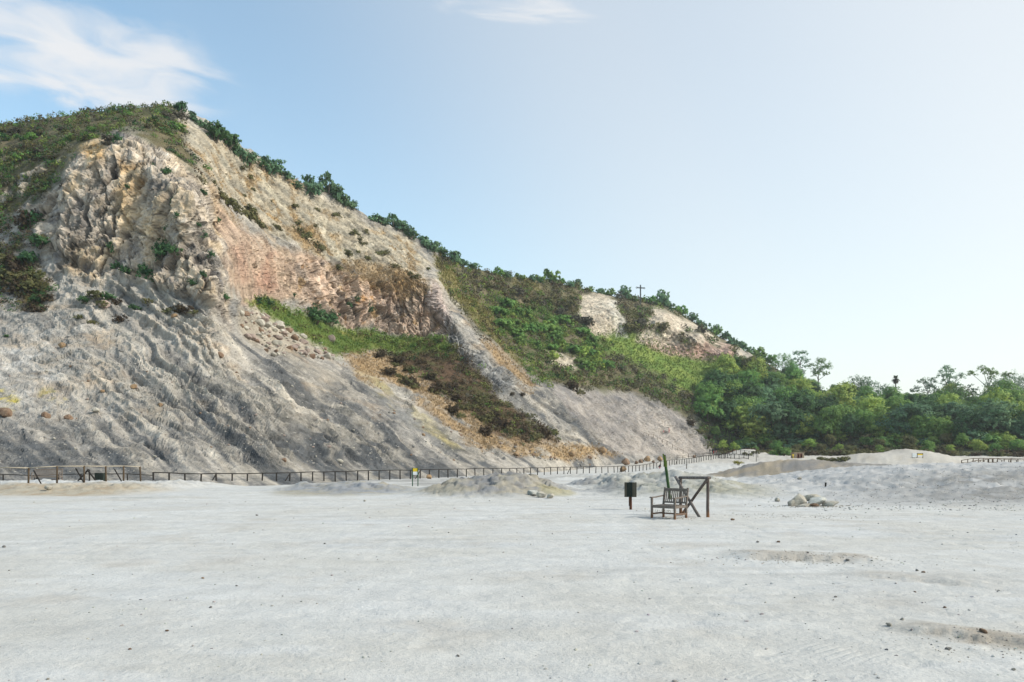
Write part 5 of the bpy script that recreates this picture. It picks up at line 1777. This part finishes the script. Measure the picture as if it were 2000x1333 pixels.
# coarse clasts on the scree
sel = np.nonzero((scree > 0.7) & (pxf > -30) & (pxf < 1420) & (pyf > 600) & (np.repeat(tt[None], NC, 0).ravel() > 0.02))[0]
n = 5200
wgt = (area * (0.4 + sstep(-0.2, 0.5, n_a)))[sel]
ii = rng.choice(sel, n, p=wgt / wgt.sum())
rs = rng.uniform(0.35, 1.25, n) ** 2 * 2.0 / F_PX * PD[ii, 1]
P = bv[None] * (rs[:, None] * rng.uniform(0.6, 1.3, (n, 3)))[:, None] + PD[ii][:, None]
t_ = rng.random((n, 1)) ** 0.8
cl_ = np.array([0.12, 0.12, 0.12]) * (1 - t_) + np.array([0.46, 0.43, 0.38]) * t_
link('scree', raw_mesh('scree', P.reshape(-1, 3), (bf[None] + (np.arange(n) * len(bv))[:, None, None]).reshape(-1, 3), np.repeat(cl_, len(bv), 0)), M['stone'], kind='stuff', label='loose stones lying all over the scree slopes')

# ------------------------------------------------------------------ the wooden armchair
def armchair(name, loc, rot, label, cat, W_=0.80, D_=0.66, Hb=0.92, slats=11, group=None):
    t = thing(name, loc, label, cat, group, rot)
    sh_, ar = 0.41, 0.62
    fx, fy, by = W_ / 2 - 0.03, -D_ / 2 + 0.03, D_ / 2 - 0.05
    for s in (-1, 1):
        MB().bar((s * fx, fy, -0.03), (s * fx, fy, ar), 0.062, 0.06).build('front_leg', 'teak', t)
        mb = MB()
        mb.bar((s * fx, by, -0.03), (s * fx, by, sh_), 0.06, 0.06)
        mb.bar((s * fx, by, sh_ - 0.002), (s * fx, by + 0.10, Hb), 0.058, 0.056)
        mb.build('rear_leg', 'teak', t)
        mb = MB()
        mb.bar((s * fx, fy - 0.07, ar + 0.017), (s * fx, fy + 0.2, ar + 0.017), 0.085, 0.034)
        mb.bar((s * fx, fy + 0.198, ar + 0.016), (s * fx, by + 0.02, ar + 0.055), 0.075, 0.032)
        mb.build('armrest', 'teak', t)
        MB().bar((s * fx, fy + 0.03, 0.14), (s * fx, by - 0.03, 0.14), 0.035, 0.05).build('side_stretcher', 'teak', t)
        MB().bar((s * fx, fy + 0.03, sh_ - 0.05), (s * fx, by - 0.03, sh_ - 0.05), 0.034, 0.075).build('side_rail', 'teak', t)
    MB().bar((-fx + 0.03, fy, sh_ - 0.05), (fx - 0.03, fy, sh_ - 0.05), 0.034, 0.08, (0, 1, 0)).build('front_rail', 'teak', t)
    MB().bar((-fx + 0.03, 0.05, 0.143), (fx - 0.03, 0.05, 0.143), 0.035, 0.045, (0, 1, 0)).build('cross_stretcher', 'teak', t)
    for i in range(7):
        y = fy + 0.02 + i * (by - fy - 0.02) / 6.6
        MB().bar((-fx + 0.034, y, sh_ - 0.012), (fx - 0.034, y, sh_ - 0.012), 0.07, 0.022, (0, 1, 0)).build('seat_slat', 'teak', t)
    MB().bar((-fx + 0.03, by + 0.088, Hb - 0.06), (fx - 0.03, by + 0.088, Hb - 0.06), 0.04, 0.085, (0, 1, 0)).build('top_rail', 'teak', t)
    MB().bar((-fx + 0.03, by + 0.012, sh_ + 0.06), (fx - 0.03, by + 0.012, sh_ + 0.06), 0.035, 0.05, (0, 1, 0)).build('lower_rail', 'teak', t)
    for i in range(slats):
        x = -fx + 0.075 + i * (2 * fx - 0.15) / (slats - 1)
        MB().bar((x, by + 0.02, sh_ + 0.083), (x, by + 0.081, Hb - 0.10), 0.034, 0.016).build('back_slat', 'teak', t)
    return t


pc_ = at_floor(1307, 1013)
armchair('armchair', (pc_[0], pc_[1], pc_[2]), R(-43), 'weathered grey wooden armchair with slatted back on the pale dust', 'armchair', 0.86, 0.74)

# ---- the frame of logs behind it
b1, b2 = at_floor(1329.5, 1006.5), at_floor(1382.5, 1011)
fr = thing('fence_bay', (b1 + b2) / 2, 'short fence bay of brown logs with crossed braces beside the armchair', 'fence bay')
o_ = (b1 + b2) / 2
a1, a2 = Vector(b1 - o_), Vector(b2 - o_)
h1, h2 = Vector((0, 0, 1.19)), Vector((0, 0, 1.22))
dv = (a2 - a1).normalized()
fw = Vector((dv.y, -dv.x, 0))
MB().log(a1 - Vector((0, 0, 0.3)), a1 + h1, 0.050, 0.046).build('post', 'log', fr, True)
MB().log(a2 - Vector((0, 0, 0.3)), a2 + h2, 0.050, 0.047).build('post', 'log', fr, True)
MB().log(a1 + h1 - dv * 0.05 + Vector((0, 0, 0.01)) + fw * 0.012, a2 + h2 + dv * 0.10 + Vector((0, 0, 0.0)), 0.045, 0.048).build('top_rail', 'greylog', fr, True)
MB().log(a1 - dv * 0.13 + Vector((0, 0, 1.23)) + fw * 0.11, a2 - dv * 0.15 + fw * 0.14 - Vector((0, 0, 0.08)), 0.044, 0.047).build('brace', 'greylog', fr, True)
MB().log(a2 + dv * 0.12 + Vector((0, 0, 1.24)) + fw * 0.085, a1 + dv * 0.09 + fw * 0.03 + Vector((0, 0, 0.02)), 0.042, 0.045).build('brace', 'log', fr, True)

# ---- the leaning green post with a broken top
bp = at_floor(1309, 976)
tp = px_point(1297, 887, bp[1])
gp = thing('leaning_post', bp, 'tall leaning green painted wooden post with a broken top behind the armchair', 'post')
axd = Vector(tp - bp)
MB().log((-axd * 0.1).to_tuple(), (axd * 0.72).to_tuple(), 0.065, 0.062, 10, 6, 0.05).build('shaft', 'greenwood', gp, True)
mb = MB().log((axd * 0.715).to_tuple(), (axd * 0.93).to_tuple(), 0.064, 0.062, 10, 4, 0.05)
mb.bar(axd * 0.92 + Vector((-0.028, 0, 0)), axd * 1.0 + Vector((-0.04, 0, 0)), 0.05, 0.09)
mb.bar(axd * 0.92 + Vector((0.03, 0.01, 0)), axd * 0.965 + Vector((0.03, 0.01, 0)), 0.04, 0.07)
mb.build('broken_top', 'yellowgreen', gp, False)
MB().bar(axd * 0.955 + Vector((-0.01, 0, 0)), axd * 0.985 + Vector((0.055, 0, -0.02)), 0.045, 0.05).build('stub', 'black', gp)

# ---- the litter bin on a post
bb = at_floor(1231.5, 996)
bn = thing('litter_bin', bb, 'dark green slatted litter bin on a rusty brown post', 'litter bin', rot=R(-10))
MB().log((0.005, 0.0, -0.2), (0.005, 0, 0.62), 0.048, 0.046, 9, 5, 0.05).build('post', 'rust', bn, True)
MB().bar((-0.045, 0.01, 0.13), (-0.045, 0.01, 0.62), 0.035, 0.03).build('strut', 'rust', bn)
w2 = 0.205
for side, (cx_, cy_, ux, uy) in enumerate(((0, -0.17, 1, 0), (0, 0.17, 1, 0), (-w2, 0, 0, 1), (w2, 0, 0, 1))):
    nn_ = 6 if ux else 5
    span = 0.40 if ux else 0.33
    for i in range(nn_):
        d = -span / 2 + span * (i + 0.5) / nn_
        mb = MB().bar((cx_ + ux * d, cy_ + uy * d, 0.46), (cx_ + ux * d, cy_ + uy * d, 0.98 + random.uniform(-0.004, 0.004)), span / nn_ * 0.90, 0.018, (ux, uy, 0))
        mb.build('slat', 'oldslat' if i in (0, nn_ - 1) or (i == 4 and ux) else 'binslat', bn)
MB().bar((-0.19, 0, 0.475), (0.19, 0, 0.475), 0.30, 0.02, (0, 1, 0)).build('bottom_board', 'binslat', bn)

# ------------------------------------------------------------------ fences
def lineY(pts):
    xs, ys = zip(*pts)
    line = []
    for a_, b_ in zip(pts[:-1], pts[1:]):
        for u in np.linspace(0, 1, 40, endpoint=False):
            px, Y = a_[0] + (b_[0] - a_[0]) * u, a_[1] + (b_[1] - a_[1]) * u
            line.append(((px - 1000) / F_PX * Y, Y))
    line.append(((pts[-1][0] - 1000) / F_PX * pts[-1][1], pts[-1][1]))
    return np.array(line)


def surface_z(x, y, use_hill):
    z = floor_z(x, y)
    if use_hill:
        px = 1000 + F_PX * x / y
        i = int(np.clip(np.searchsorted(hx, px), 0, NC - 1))
        colY = PG[i, :, 1]
        j = int(np.argmin(np.abs(colY - y)))
        z = max(z, float(PG[i, j, 2]))
    return z


def fence(label, pts, spacing, height, r, mat, rails=(0.97,), rail_mat=None, rail_r=0.03, braces=(), use_hill=False, jitter=0.055, flat=False, drop=()):
    ln = lineY(pts)
    seg = np.r_[0, np.cumsum(np.hypot(*np.diff(ln, axis=0).T))]
    n = int(seg[-1] / spacing)
    o = None
    prev = None
    t = None
    for k in range(n + 1):
        s = seg[-1] * k / n
        x, y = np.interp(s, seg, ln[:, 0]), np.interp(s, seg, ln[:, 1])
        z = surface_z(x, y, use_hill)
        if t is None:
            t = thing('fence', (x, y, z), label, 'fence')
            o = np.array([x, y, z])
        b = Vector((x - o[0], y - o[1], z - o[2]))
        tilt = Vector((random.uniform(-jitter, jitter), random.uniform(-jitter, jitter), 0))
        tp_ = b + tilt + Vector((0, 0, height + random.uniform(-0.04, 0.04)))
        if k not in drop:
            MB().log(b - Vector((0, 0, 0.3)), tp_, r, r * 0.95, 7, 3, 0.06).build('post', mat, t, True)
        if prev is not None and k not in drop:
            for h in rails:
                a_ = prev[0].lerp(prev[1], h)
                c_2 = b.lerp(tp_, h)
                off = Vector((0, 0, 0.004 * (k % 2)))
                MB().log(a_ + off, c_2 + off, rail_r, rail_r, 6, 3, 0.08).build('rail', rail_mat or mat, t, True)
        if k in braces and prev is not None:
            u = (b - prev[0]).normalized()
            MB().log(tp_ - Vector((0, 0, 0.08)), b - u * 0.95 - Vector((0, 0, 0.1)), r * 0.8, r * 0.8, 6, 3, 0.06).build('brace', mat, t, True)
        prev = (b, tp_)
    return t


random.seed(41)
fence('long dark wooden fence running along the foot of the slope', [(300, 58.5), (363, 62), (550, 72), (800, 90), (1000, 106), (1200, 128), (1300, 150), (1400, 182), (1425, 192)], 1.75, 1.10, 0.068, 'darkpost', (0.97,), rail_r=0.042, braces=(4, 9, 21, 40, 49, 66))
fence('brown post fence with a bleached top rail on the dirt bank', [(-60, 43.5), (0, 44), (110, 45), (190, 46.5), (275, 50)], 1.36, 1.02, 0.055, 'brownpost', (0.985,), 'palerail', 0.034, braces=())
fence('dark fence behind the bench in the left with slack rail', [(-60, 56), (0, 57), (70, 58), (150, 57), (230, 56), (300, 58.5)], 1.9, 0.82, 0.05, 'darkpost', (0.97,), braces=(5,))
fence('small fence along the path below the pink soil, farther of two', [(1258, 214), (1300, 221), (1345, 226), (1385, 222)], 2.0, 1.15, 0.06, 'brownpost', (0.96,), braces=(), use_hill=True)
fence('small fence descending beside the path to the walkers', [(1322, 208), (1350, 211), (1392, 208), (1420, 205)], 2.1, 1.1, 0.06, 'brownpost', (0.96, 0.5), use_hill=True)
fence('far fence on the pale flat left of the white dome', [(1388, 203), (1420, 198), (1456, 188), (1480, 182)], 2.1, 1.25, 0.06, 'darkpost', (0.96,))
fence('near rail fence with low boarding by the yellow bush', [(1404, 186), (1430, 178), (1462, 172)], 1.6, 1.1, 0.07, 'darkpost', (0.95, 0.12), rail_r=0.06)
fence('tall wooden fence with several rails at the edge of the wood', [(1880, 112), (1910, 116), (1950, 124), (2010, 130), (2060, 134)], 2.3, 1.5, 0.065, 'brownpost', (0.96,), rail_r=0.05, braces=(3, 6, 9))
fence('second wooden fence set behind the tall one near the wood', [(1878, 120), (1900, 123), (1960, 134), (2060, 142)], 2.4, 1.45, 0.065, 'brownpost', (0.97, 0.55), rail_r=0.05, braces=(2, 7))

# braces crossing in the left fence
cb = floor_at(150, 50)
xb = thing('log_trestle', cb, 'crossed dark poles forming a trestle between the two left fences', 'trestle')
MB().log((-0.1, 0, -0.1), (0.72, 0.1, 0.86), 0.05, 0.05, 7, 3).build('pole', 'darkpost', xb, True)
MB().log((1.35, 0.1, -0.1), (0.66, 0.02, 0.84), 0.05, 0.05, 7, 3).build('pole', 'darkpost', xb, True)
MB().log((0.70, 0.25, -0.1), (0.70, 0.2, 0.84), 0.045, 0.045, 7, 3).build('pole', 'darkpost', xb, True)
for px, Yb in ((66, 45.2), (148, 46.0), (224, 48.2)):
    b_ = floor_at(px, Yb)
    q_ = thing('leaning_pole', b_, {66: 'dark pole leaning on the brown fence in front of the bench', 148: 'dark pole leaning on the brown fence before the trestle', 224: 'dark pole leaning on the brown fence at its end near the stone tip'}[px], 'pole')
    MB().log((0, 0, 0.78), (0.62, -0.2, -0.12), 0.04, 0.04, 7, 3).build('shaft', 'darkpost', q_, True)

# ---- the park bench and the box behind the left fence
bq = floor_at(92, 52.5)
armchair('park_bench', bq, R(14), 'brown wooden park bench with slatted back behind the left fence', 'bench', 1.75, 0.62, 0.92, 24)
bx = floor_at(195, 51)
bx_t = thing('dark_box', bx, 'small dark slatted box standing behind the brown post fence', 'box')
for i in range(5):
    MB().bar((-0.22 + i * 0.11, -0.13, -0.03), (-0.22 + i * 0.11, -0.13, 0.52), 0.10, 0.02).build('slat', 'binslat', bx_t)
for s in (-1, 1):
    MB().bar((s * 0.27, 0, -0.03), (s * 0.27, 0, 0.52), 0.02, 0.27).build('side_board', 'binslat', bx_t)
MB().bar((-0.25, 0.13, 0.24), (0.25, 0.13, 0.24), 0.02, 0.54, (0, 1, 0)).build('back_board', 'binslat', bx_t)

# ---- the information sign
sg = floor_hit(811, 950)
k_ = sg[1] / F_PX
st = thing('information_sign', sg, 'information sign with yellow and white panel on two green posts', 'sign')
hh = 36 * k_
for s in (-1, 1):
    MB().bar((s * 5.3 * k_, 0, -0.3), (s * 5.3 * k_, 0, hh), 0.075, 0.075).build('post', 'greenmetal', st)
pw = 10.6 * k_ - 0.08
MB().bar((-pw / 2, 0, hh - 0.19), (pw / 2, 0, hh - 0.19), 0.03, 0.29, (0, 1, 0)).build('yellow_panel', 'yellow', st)
MB().bar((-pw / 2, 0, hh - 0.48), (pw / 2, 0, hh - 0.48), 0.03, 0.27, (0, 1, 0)).build('white_panel', 'white', st)
MB().bar((-pw / 2, 0, hh - 0.015), (pw / 2, 0, hh - 0.015), 0.05, 0.03, (0, 1, 0)).build('top_bar', 'greenmetal', st)

# ---- notice boards on the far mound
nb_ = floor_hit(1786, 896)
k_ = nb_[1] / F_PX
t = thing('notice_board', nb_, 'white notice board standing on the dark mound before the white hill', 'sign')
for s in (-1, 1):
    MB().bar((s * 4.2 * k_, 0.02, -0.3), (s * 4.2 * k_, 0.02, 9 * k_), 0.08, 0.08).build('post', 'brownpost', t)
MB().bar((-4.4 * k_, -0.05, 5.0 * k_), (4.4 * k_, -0.05, 5.0 * k_), 0.05, 7.6 * k_, (0, 1, 0)).build('panel', 'white', t)
nb_ = floor_hit(1797, 896)
t = thing('notice_board', nb_, 'yellow topped open notice stand right of the white board', 'sign')
for s in (-1, 1):
    MB().bar((s * 5.4 * k_, 0.02, -0.3), (s * 5.4 * k_, 0.02, 9 * k_), 0.10, 0.10).build('post', 'brownpost', t)
MB().bar((-5.0 * k_, 0, 6.6 * k_), (5.0 * k_, 0, 6.6 * k_), 0.05, 2.8 * k_, (0, 1, 0)).build('yellow_panel', 'yellow', t)
MB().bar((-5.0 * k_, 0, 3.8 * k_), (5.0 * k_, 0, 3.8 * k_), 0.05, 2.2 * k_, (0, 1, 0)).build('white_panel', 'white', t)
MB().bar((-6 * k_, 0, 8.8 * k_), (6 * k_, 0, 8.8 * k_), 0.10, 0.10, (0, 1, 0)).build('top_rail', 'brownpost', t)

# ---- the stone hut
hb = floor_at(1557.5, 176)
k_ = 176 / F_PX
zt = EYE + (HOR - 884.5) * k_ - hb[2]
hut = thing('stone_hut', hb, 'small square tan stone hut with red door frames before the wood', 'hut', rot=R(-8))
w_, d_ = 9.4 * k_, 1.6


def wall(a_, b_, z0_, z1_, th_=0.22):
    return MB().bar((a_[0], a_[1], (z0_ + z1_) / 2), (b_[0], b_[1], (z0_ + z1_) / 2), th_, z1_ - z0_, (-(b_[1] - a_[1]), b_[0] - a_[0], 0), 0.02)


dz_ = zt * 0.72
for a_, b_ in (((-w_, -d_), (-0.35 * w_, -d_)), ((0.05 * w_, -d_), (0.22 * w_, -d_)), ((0.62 * w_, -d_), (w_, -d_))):
    wall(a_, b_, -0.3, dz_).build('wall', 'stonewall', hut)
wall((-w_, -d_ - 0.003), (w_, -d_ - 0.003), dz_, zt - 0.1).build('lintel', 'stonewall', hut)
wall((-w_ + 0.11, -d_ + 0.12), (-w_ + 0.11, d_), -0.3, zt - 0.1).build('wall', 'stonewall', hut)
wall((w_ - 0.11, -d_ + 0.12), (w_ - 0.11, d_), -0.3, zt - 0.1).build('wall', 'stonewall', hut)
wall((-w_ + 0.23, d_ - 0.11), (w_ - 0.23, d_ - 0.11), -0.3, zt - 0.1).build('wall', 'stonewall', hut)
MB().bar((-w_ - 0.08, 0, zt - 0.04), (w_ + 0.08, 0, zt - 0.04), 2 * d_ + 0.3, 0.12, (0, 1, 0)).build('roof', 'stonewall', hut)
for x0_, x1_ in ((-0.35 * w_, 0.05 * w_), (0.22 * w_, 0.62 * w_)):
    mb = MB()
    for xx_ in (x0_ + 0.05, x1_ - 0.05):
        mb.bar((xx_, -d_ - 0.14, -0.2), (xx_, -d_ - 0.14, dz_), 0.07, 0.06)
    mb.bar((x0_, -d_ - 0.142, dz_ + 0.06), (x1_, -d_ - 0.142, dz_ + 0.06), 0.06, 0.08, (0, 1, 0))
    mb.build('door_frame', 'redpaint', hut)
yb = floor_at(1549, 172)
t = thing('yellow_marker', yb, 'small yellow marker post at the left corner of the stone hut', 'marker')
MB().log((0, 0, -0.3), (0, 0, 0.75), 0.07, 0.07, 8, 3).build('post', 'yellow', t, True)
MB().bar((-0.2, 0, 0.8), (0.2, 0, 0.8), 0.05, 0.25, (0, 1, 0)).build('panel', 'yellow', t)

# ---- the cross on the ridge
ck = hill_at(1250, 596)
k_ = ck[1] / F_PX
zc_ = (596 - 556) * k_
cr = thing('iron_cross', ck, 'dark iron lattice cross standing on the ridge against the sky', 'cross', rot=R(18))
mb = MB()
for sx_ in (-1, 1):
    for sy_ in (-1, 1):
        mb.bar((sx_ * 0.14, sy_ * 0.14, -0.5), (sx_ * 0.14, sy_ * 0.14, zc_), 0.11, 0.11)
for i in range(12):
    z_ = i * zc_ / 12
    s_ = 1 if i % 2 else -1
    mb.bar((-0.14 * s_, -0.15, z_), (0.14 * s_, -0.15, z_ + zc_ / 12), 0.06, 0.05)
    mb.bar((-0.14 * s_, 0.15, z_), (0.14 * s_, 0.15, z_ + zc_ / 12), 0.06, 0.05)
mb.build('mast', 'iron', cr)
mb = MB()
zb_ = zc_ - 5.8 * k_
for sy_ in (-1, 1):
    for dz2 in (-0.16, 0.16):
        mb.bar((-8.2 * k_, sy_ * 0.18, zb_ + dz2), (8.2 * k_, sy_ * 0.18, zb_ + dz2), 0.11, 0.11, (0, 1, 0))
for i in range(9):
    x_ = (-8.2 + i * 2.0) * k_
    s_ = 1 if i % 2 else -1
    mb.bar((x_, -0.19, zb_ - 0.16 * s_), (x_ + 0.4, -0.19, zb_ + 0.16 * s_), 0.05, 0.05)
mb.build('arm', 'iron', cr)
for s in (-1, 1):
    mb = MB()
    for an in range(8):
        a0_, a1_ = an * math.pi / 4, (an + 1) * math.pi / 4
        mb.bar((s * 8.4 * k_ + 0.32 * math.cos(a0_), 0, zb_ + 0.32 * math.sin(a0_)), (s * 8.4 * k_ + 0.32 * math.cos(a1_), 0, zb_ + 0.32 * math.sin(a1_)), 0.12, 0.12, (0, 1, 0))
    mb.build('ring', 'iron', cr)

# ------------------------------------------------------------------ lone posts and plants of the floor
def lone_post(px, py, h_px, r, mat, label, name='lone_post'):
    p = floor_hit(px, py)
    t = thing(name, p, label, 'post')
    h_ = h_px / F_PX * p[1]
    MB().log((0, 0, -0.2), (0.02, 0, h_ * 0.9), r, r * 0.95, 8, 4).build('shaft', mat, t, True)
    MB().log((0.02, 0, h_ * 0.9 + 0.001), (0.02, 0, h_), r * 1.12, r * 1.0, 8, 3).build('cap', mat, t, True)
    return t


lone_post(1612, 951, 8, 0.05, 'darkpost', 'short dark post sticking out of the gravel bank')
lone_post(1213.5, 903, 14, 0.05, 'darkpost', 'thin dark pole behind the fence left of the big boulder')
lone_post(1019, 919, 14, 0.06, 'darkpost', 'thin dark pole on the slope foot behind the fence')
lone_post(1341, 916, 10, 0.07, 'brownpost', 'short brown stump on the pale flat before the fence')
lone_post(1477, 902, 20, 0.06, 'darkpost', 'thin pole rising beside the white dome')

pb = floor_hit(1442, 909)
by_ = make_bush('bush', 901, 1.5, *GREENS['yellow'], leaves=700, size=0.2, label='round yellow green bush alone on the pale flat', tall=0.7)
by_.location = tuple(pb)
by_.scale = (7.5 / F_PX * pb[1] / 1.2,) * 3
pb = floor_at(1527, 190)
by_ = make_bush('bush', 902, 1.5, *GREENS['broad'], leaves=1200, size=0.24, label='wide green bush at the left of the stone hut', tall=0.7)
by_.location = tuple(pb)
by_.scale = (22 / F_PX * pb[1] / 1.5, 2, 1.5)
random.seed(61)
eb = [make_bush('shrub', 910 + i, 1.5, *GREENS[g], leaves=520, size=0.3, label='x', group='x', tall=0.7) for i, g in enumerate(('rust', 'heath', 'olive', 'olive'))]
EL = {0: ('reddish brown bush at the edge of the wood by the path', 'reddish bushes at the edge of the wood'),
      1: ('brown heath bush along the front edge of the wood', 'brown bushes along the front edge of the wood'),
      2: ('olive bush along the front edge of the wood', 'olive bushes along the front edge of the wood'),
      3: ('olive bush along the front edge of the wood', 'olive bushes along the front edge of the wood')}
for i in range(92):
    px = random.uniform(1405, 2040)
    Y = 228 - (px - 1400) * 0.062 + random.uniform(-8, 12)
    kx = 0 if px < 1470 and random.random() < 0.5 else random.choice((1, 2, 3))
    s_ = random.uniform(0.8, 1.5)
    x = (px - 1000) / F_PX * Y
    place(eb[kx], (x, Y, surface_z(x, Y, True) - 0.2), random.uniform(0, 6.28), (s_ * 1.2, s_ * 1.2, s_), label=EL[kx][0] + next(w for lim, w in ((1440, ' near the walkers'), (1500, ' behind the white dome'), (1570, ' behind the stone hut'), (1660, ' left of the white hill'), (1760, ' behind the white hill'), (1870, ' right of the white hill'), (9999, ' behind the tall fence')) if px < lim), group=EL[kx][1])
ub = [make_bush('shrub', 940 + i, 1.5, *GREENS[g], leaves=620, size=0.34, label='x', group='x', tall=0.85) for i, g in enumerate(('broad', 'light', 'broad', 'blue'))]
UL = ('mid green', 'yellow green', 'mid green', 'blue green')
for i in range(64):
    px = random.uniform(1395, 2050)
    py = random.uniform(846, 880) if px > 1440 else random.uniform(800, 868)
    kx = random.choice((0, 1, 2, 3))
    s_ = random.uniform(1.3, 2.4)
    place(ub[kx], hill_at(px, py, 0.3), random.uniform(0, 6.28), (s_ * 1.2, s_ * 1.2, s_), group='shrubs under the trees of the wood',
          label='%s shrub %s trees of the wood %s' % (UL[kx], 'before the front' if py > 864 else 'among the', next(w for lim, w in ((1440, 'next to the grey fan'), (1520, 'above the walkers and dome'), (1600, 'behind the stone hut'), (1680, 'left of the white hill'), (1780, 'behind the white hill'), (1880, 'right of the white hill'), (9999, 'behind the tall fence')) if px < lim)))
db = make_bush('shrub', 931, 1.5, *GREENS['olive'], leaves=420, size=0.26, label='x', group='x', tall=0.6)
for px, Y in ((1456, 190), (1464, 188), (1474, 190), (1482, 192), (1612, 150), (1624, 148), (1640, 146), (1650, 146), (1606, 153)):
    x = (px - 1000) / F_PX * Y
    s_ = random.uniform(0.5, 0.85)
    place(db, (x, Y, floor_z(x, Y) - 0.1), random.uniform(0, 6.28), s_, label='low olive bush on the flank of a white mound', group='low bushes on the white mounds')

# ------------------------------------------------------------------ walkers on the path
def person(px, py, h, top, legs, label, yaw=0.0, stride=0.14, crouch=False, use_hill=True, Y=None):
    p = floor_hit(px, py) if not use_hill else hill_at(px, py)
    if Y is not None:
        p = floor_at(px, Y)
    s = h / 1.72
    if crouch:
        J = {'pel': (0, 0.05, 0.32), 'che': (0, -0.12, 0.62), 'nec': (0, -0.20, 0.78), 'hd': (0, -0.25, 0.88), 'top': (0, -0.27, 1.0),
             'hl': (-0.1, 0.03, 0.30), 'kl': (-0.16, -0.34, 0.42), 'al': (-0.12, -0.10, 0.07), 'tl': (-0.13, -0.26, 0.03),
             'hr': (0.1, 0.03, 0.30), 'kr': (0.16, -0.34, 0.42), 'ar': (0.12, -0.10, 0.07), 'tr': (0.13, -0.26, 0.03),
             'sl': (-0.19, -0.14, 0.68), 'el': (-0.26, -0.3, 0.5), 'wl': (-0.12, -0.46, 0.44), 'sr': (0.19, -0.14, 0.68), 'er': (0.26, -0.3, 0.5), 'wr': (0.12, -0.46, 0.44)}
    else:
        J = {'pel': (0, 0, 0.92), 'che': (0, -0.01, 1.25), 'nec': (0, -0.01, 1.46), 'hd': (0, -0.03, 1.57), 'top': (0, -0.02, 1.68),
             'hl': (-0.1, 0, 0.88), 'kl': (-0.11, -stride * 0.7, 0.50), 'al': (-0.11, -stride, 0.08), 'tl': (-0.12, -stride - 0.16, 0.03),
             'hr': (0.1, 0, 0.88), 'kr': (0.11, stride * 0.3, 0.50), 'ar': (0.11, stride, 0.10), 'tr': (0.12, stride - 0.14, 0.03),
             'sl': (-0.20, -0.01, 1.38), 'el': (-0.26, 0.06, 1.10), 'wl': (-0.25, -0.06, 0.86), 'sr': (0.20, -0.01, 1.38), 'er': (0.26, -0.06, 1.10), 'wr': (0.25, -0.16, 0.88)}
    rad_ = {'pel': 0.15, 'che': 0.16, 'nec': 0.06, 'hd': 0.105, 'top': 0.07, 'hl': 0.10, 'hr': 0.10, 'kl': 0.065, 'kr': 0.065, 'al': 0.045, 'ar': 0.045, 'tl': 0.04, 'tr': 0.04,
            'sl': 0.07, 'sr': 0.07, 'el': 0.045, 'er': 0.045, 'wl': 0.035, 'wr': 0.035}
    E = [('pel', 'che'), ('che', 'nec'), ('nec', 'hd'), ('hd', 'top'), ('pel', 'hl'), ('hl', 'kl'), ('kl', 'al'), ('al', 'tl'), ('pel', 'hr'), ('hr', 'kr'), ('kr', 'ar'), ('ar', 'tr'), ('che', 'sl'), ('sl', 'el'), ('el', 'wl'), ('che', 'sr'), ('sr', 'er'), ('er', 'wr')]
    ks = list(J)
    me = bpy.data.meshes.new('person')
    me.from_pydata([tuple(c * s for c in J[k]) for k in ks], [(ks.index(a_), ks.index(b_)) for a_, b_ in E], [])
    o = bpy.data.objects.new('person', me)
    COL.objects.link(o)
    md = o.modifiers.new('skin', 'SKIN')
    for i, k in enumerate(ks):
        sv = me.skin_vertices[0].data[i]
        sv.radius = (rad_[k] * s, rad_[k] * s * (0.75 if k in ('pel', 'che') else 1))
        sv.use_root = k == 'pel'
    o.modifiers.new('sub', 'SUBSURF').levels = 1
    dg = bpy.context.evaluated_depsgraph_get()
    body = bpy.data.meshes.new_from_object(o.evaluated_get(dg))
    bpy.data.objects.remove(o)
    o = link('person', body, label=label, cat='person', loc=tuple(p))
    o.rotation_euler = (0, 0, yaw)
    for nm in (legs, top, 'skin', 'hair'):
        body.materials.append(M[nm])
    zh, zp = (J['nec'][2] + 0.03) * s, (J['pel'][2] + 0.02) * s
    for f_ in body.polygons:
        c = f_.center
        head = c.z > zh and abs(c.x) < 0.16 * s
        f_.material_index = (3 if c.z > zh + 0.13 * s or c.y > J['hd'][1] * s + 0.03 * s else 2) if head else (1 if c.z > zp or (abs(c.x) > 0.19 * s and c.z > 0.8 * s) else 0)
        f_.use_smooth = True
    return o


for nm, c in (('cloth_dark', (0.02, 0.022, 0.028)), ('cloth_red', (0.42, 0.05, 0.05)), ('cloth_pink', (0.55, 0.25, 0.24)), ('cloth_pale', (0.5, 0.48, 0.45)), ('skin', (0.42, 0.26, 0.19)), ('hair', (0.03, 0.022, 0.018))):
    M[nm] = material(nm, plain(c, 0.8, 0.2))
person(1386, 888, 1.78, 'cloth_dark', 'cloth_dark', 'person in dark clothes at the foot of the sloping path', 0.6)
person(1389.5, 887, 1.8, 'cloth_dark', 'cloth_dark', 'second person in dark clothes walking just ahead of the first', 2.4)
person(1393.5, 886, 1.70, 'cloth_dark', 'cloth_red', 'person in dark top and red trousers on the path', 0.2)
person(1398, 885, 1.66, 'cloth_dark', 'cloth_pink', 'person with dark top and pink trousers right of the red one', 2.9)
person(1299, 847, 1.70, 'cloth_pink', 'cloth_pale', 'person in pink top high on the hillside path', 1.3)
person(1302.5, 847, 1.66, 'cloth_pink', 'cloth_red', 'person in pink top and red shorts beside the other on the hillside path', 1.5)
person(1287, 916, 1.72, 'cloth_dark', 'cloth_red', 'person in a dark top and red trousers crouching by the fence', 1.2, crouch=True, use_hill=False)

# prototypes that no place called for
for lst in list(protos.values()) + list(BP.values()) + [eb, ub, [db]]:
    for o in lst:
        if o.name not in used_first:
            for ch in list(o.children):
                bpy.data.objects.remove(ch)
            bpy.data.objects.remove(o)
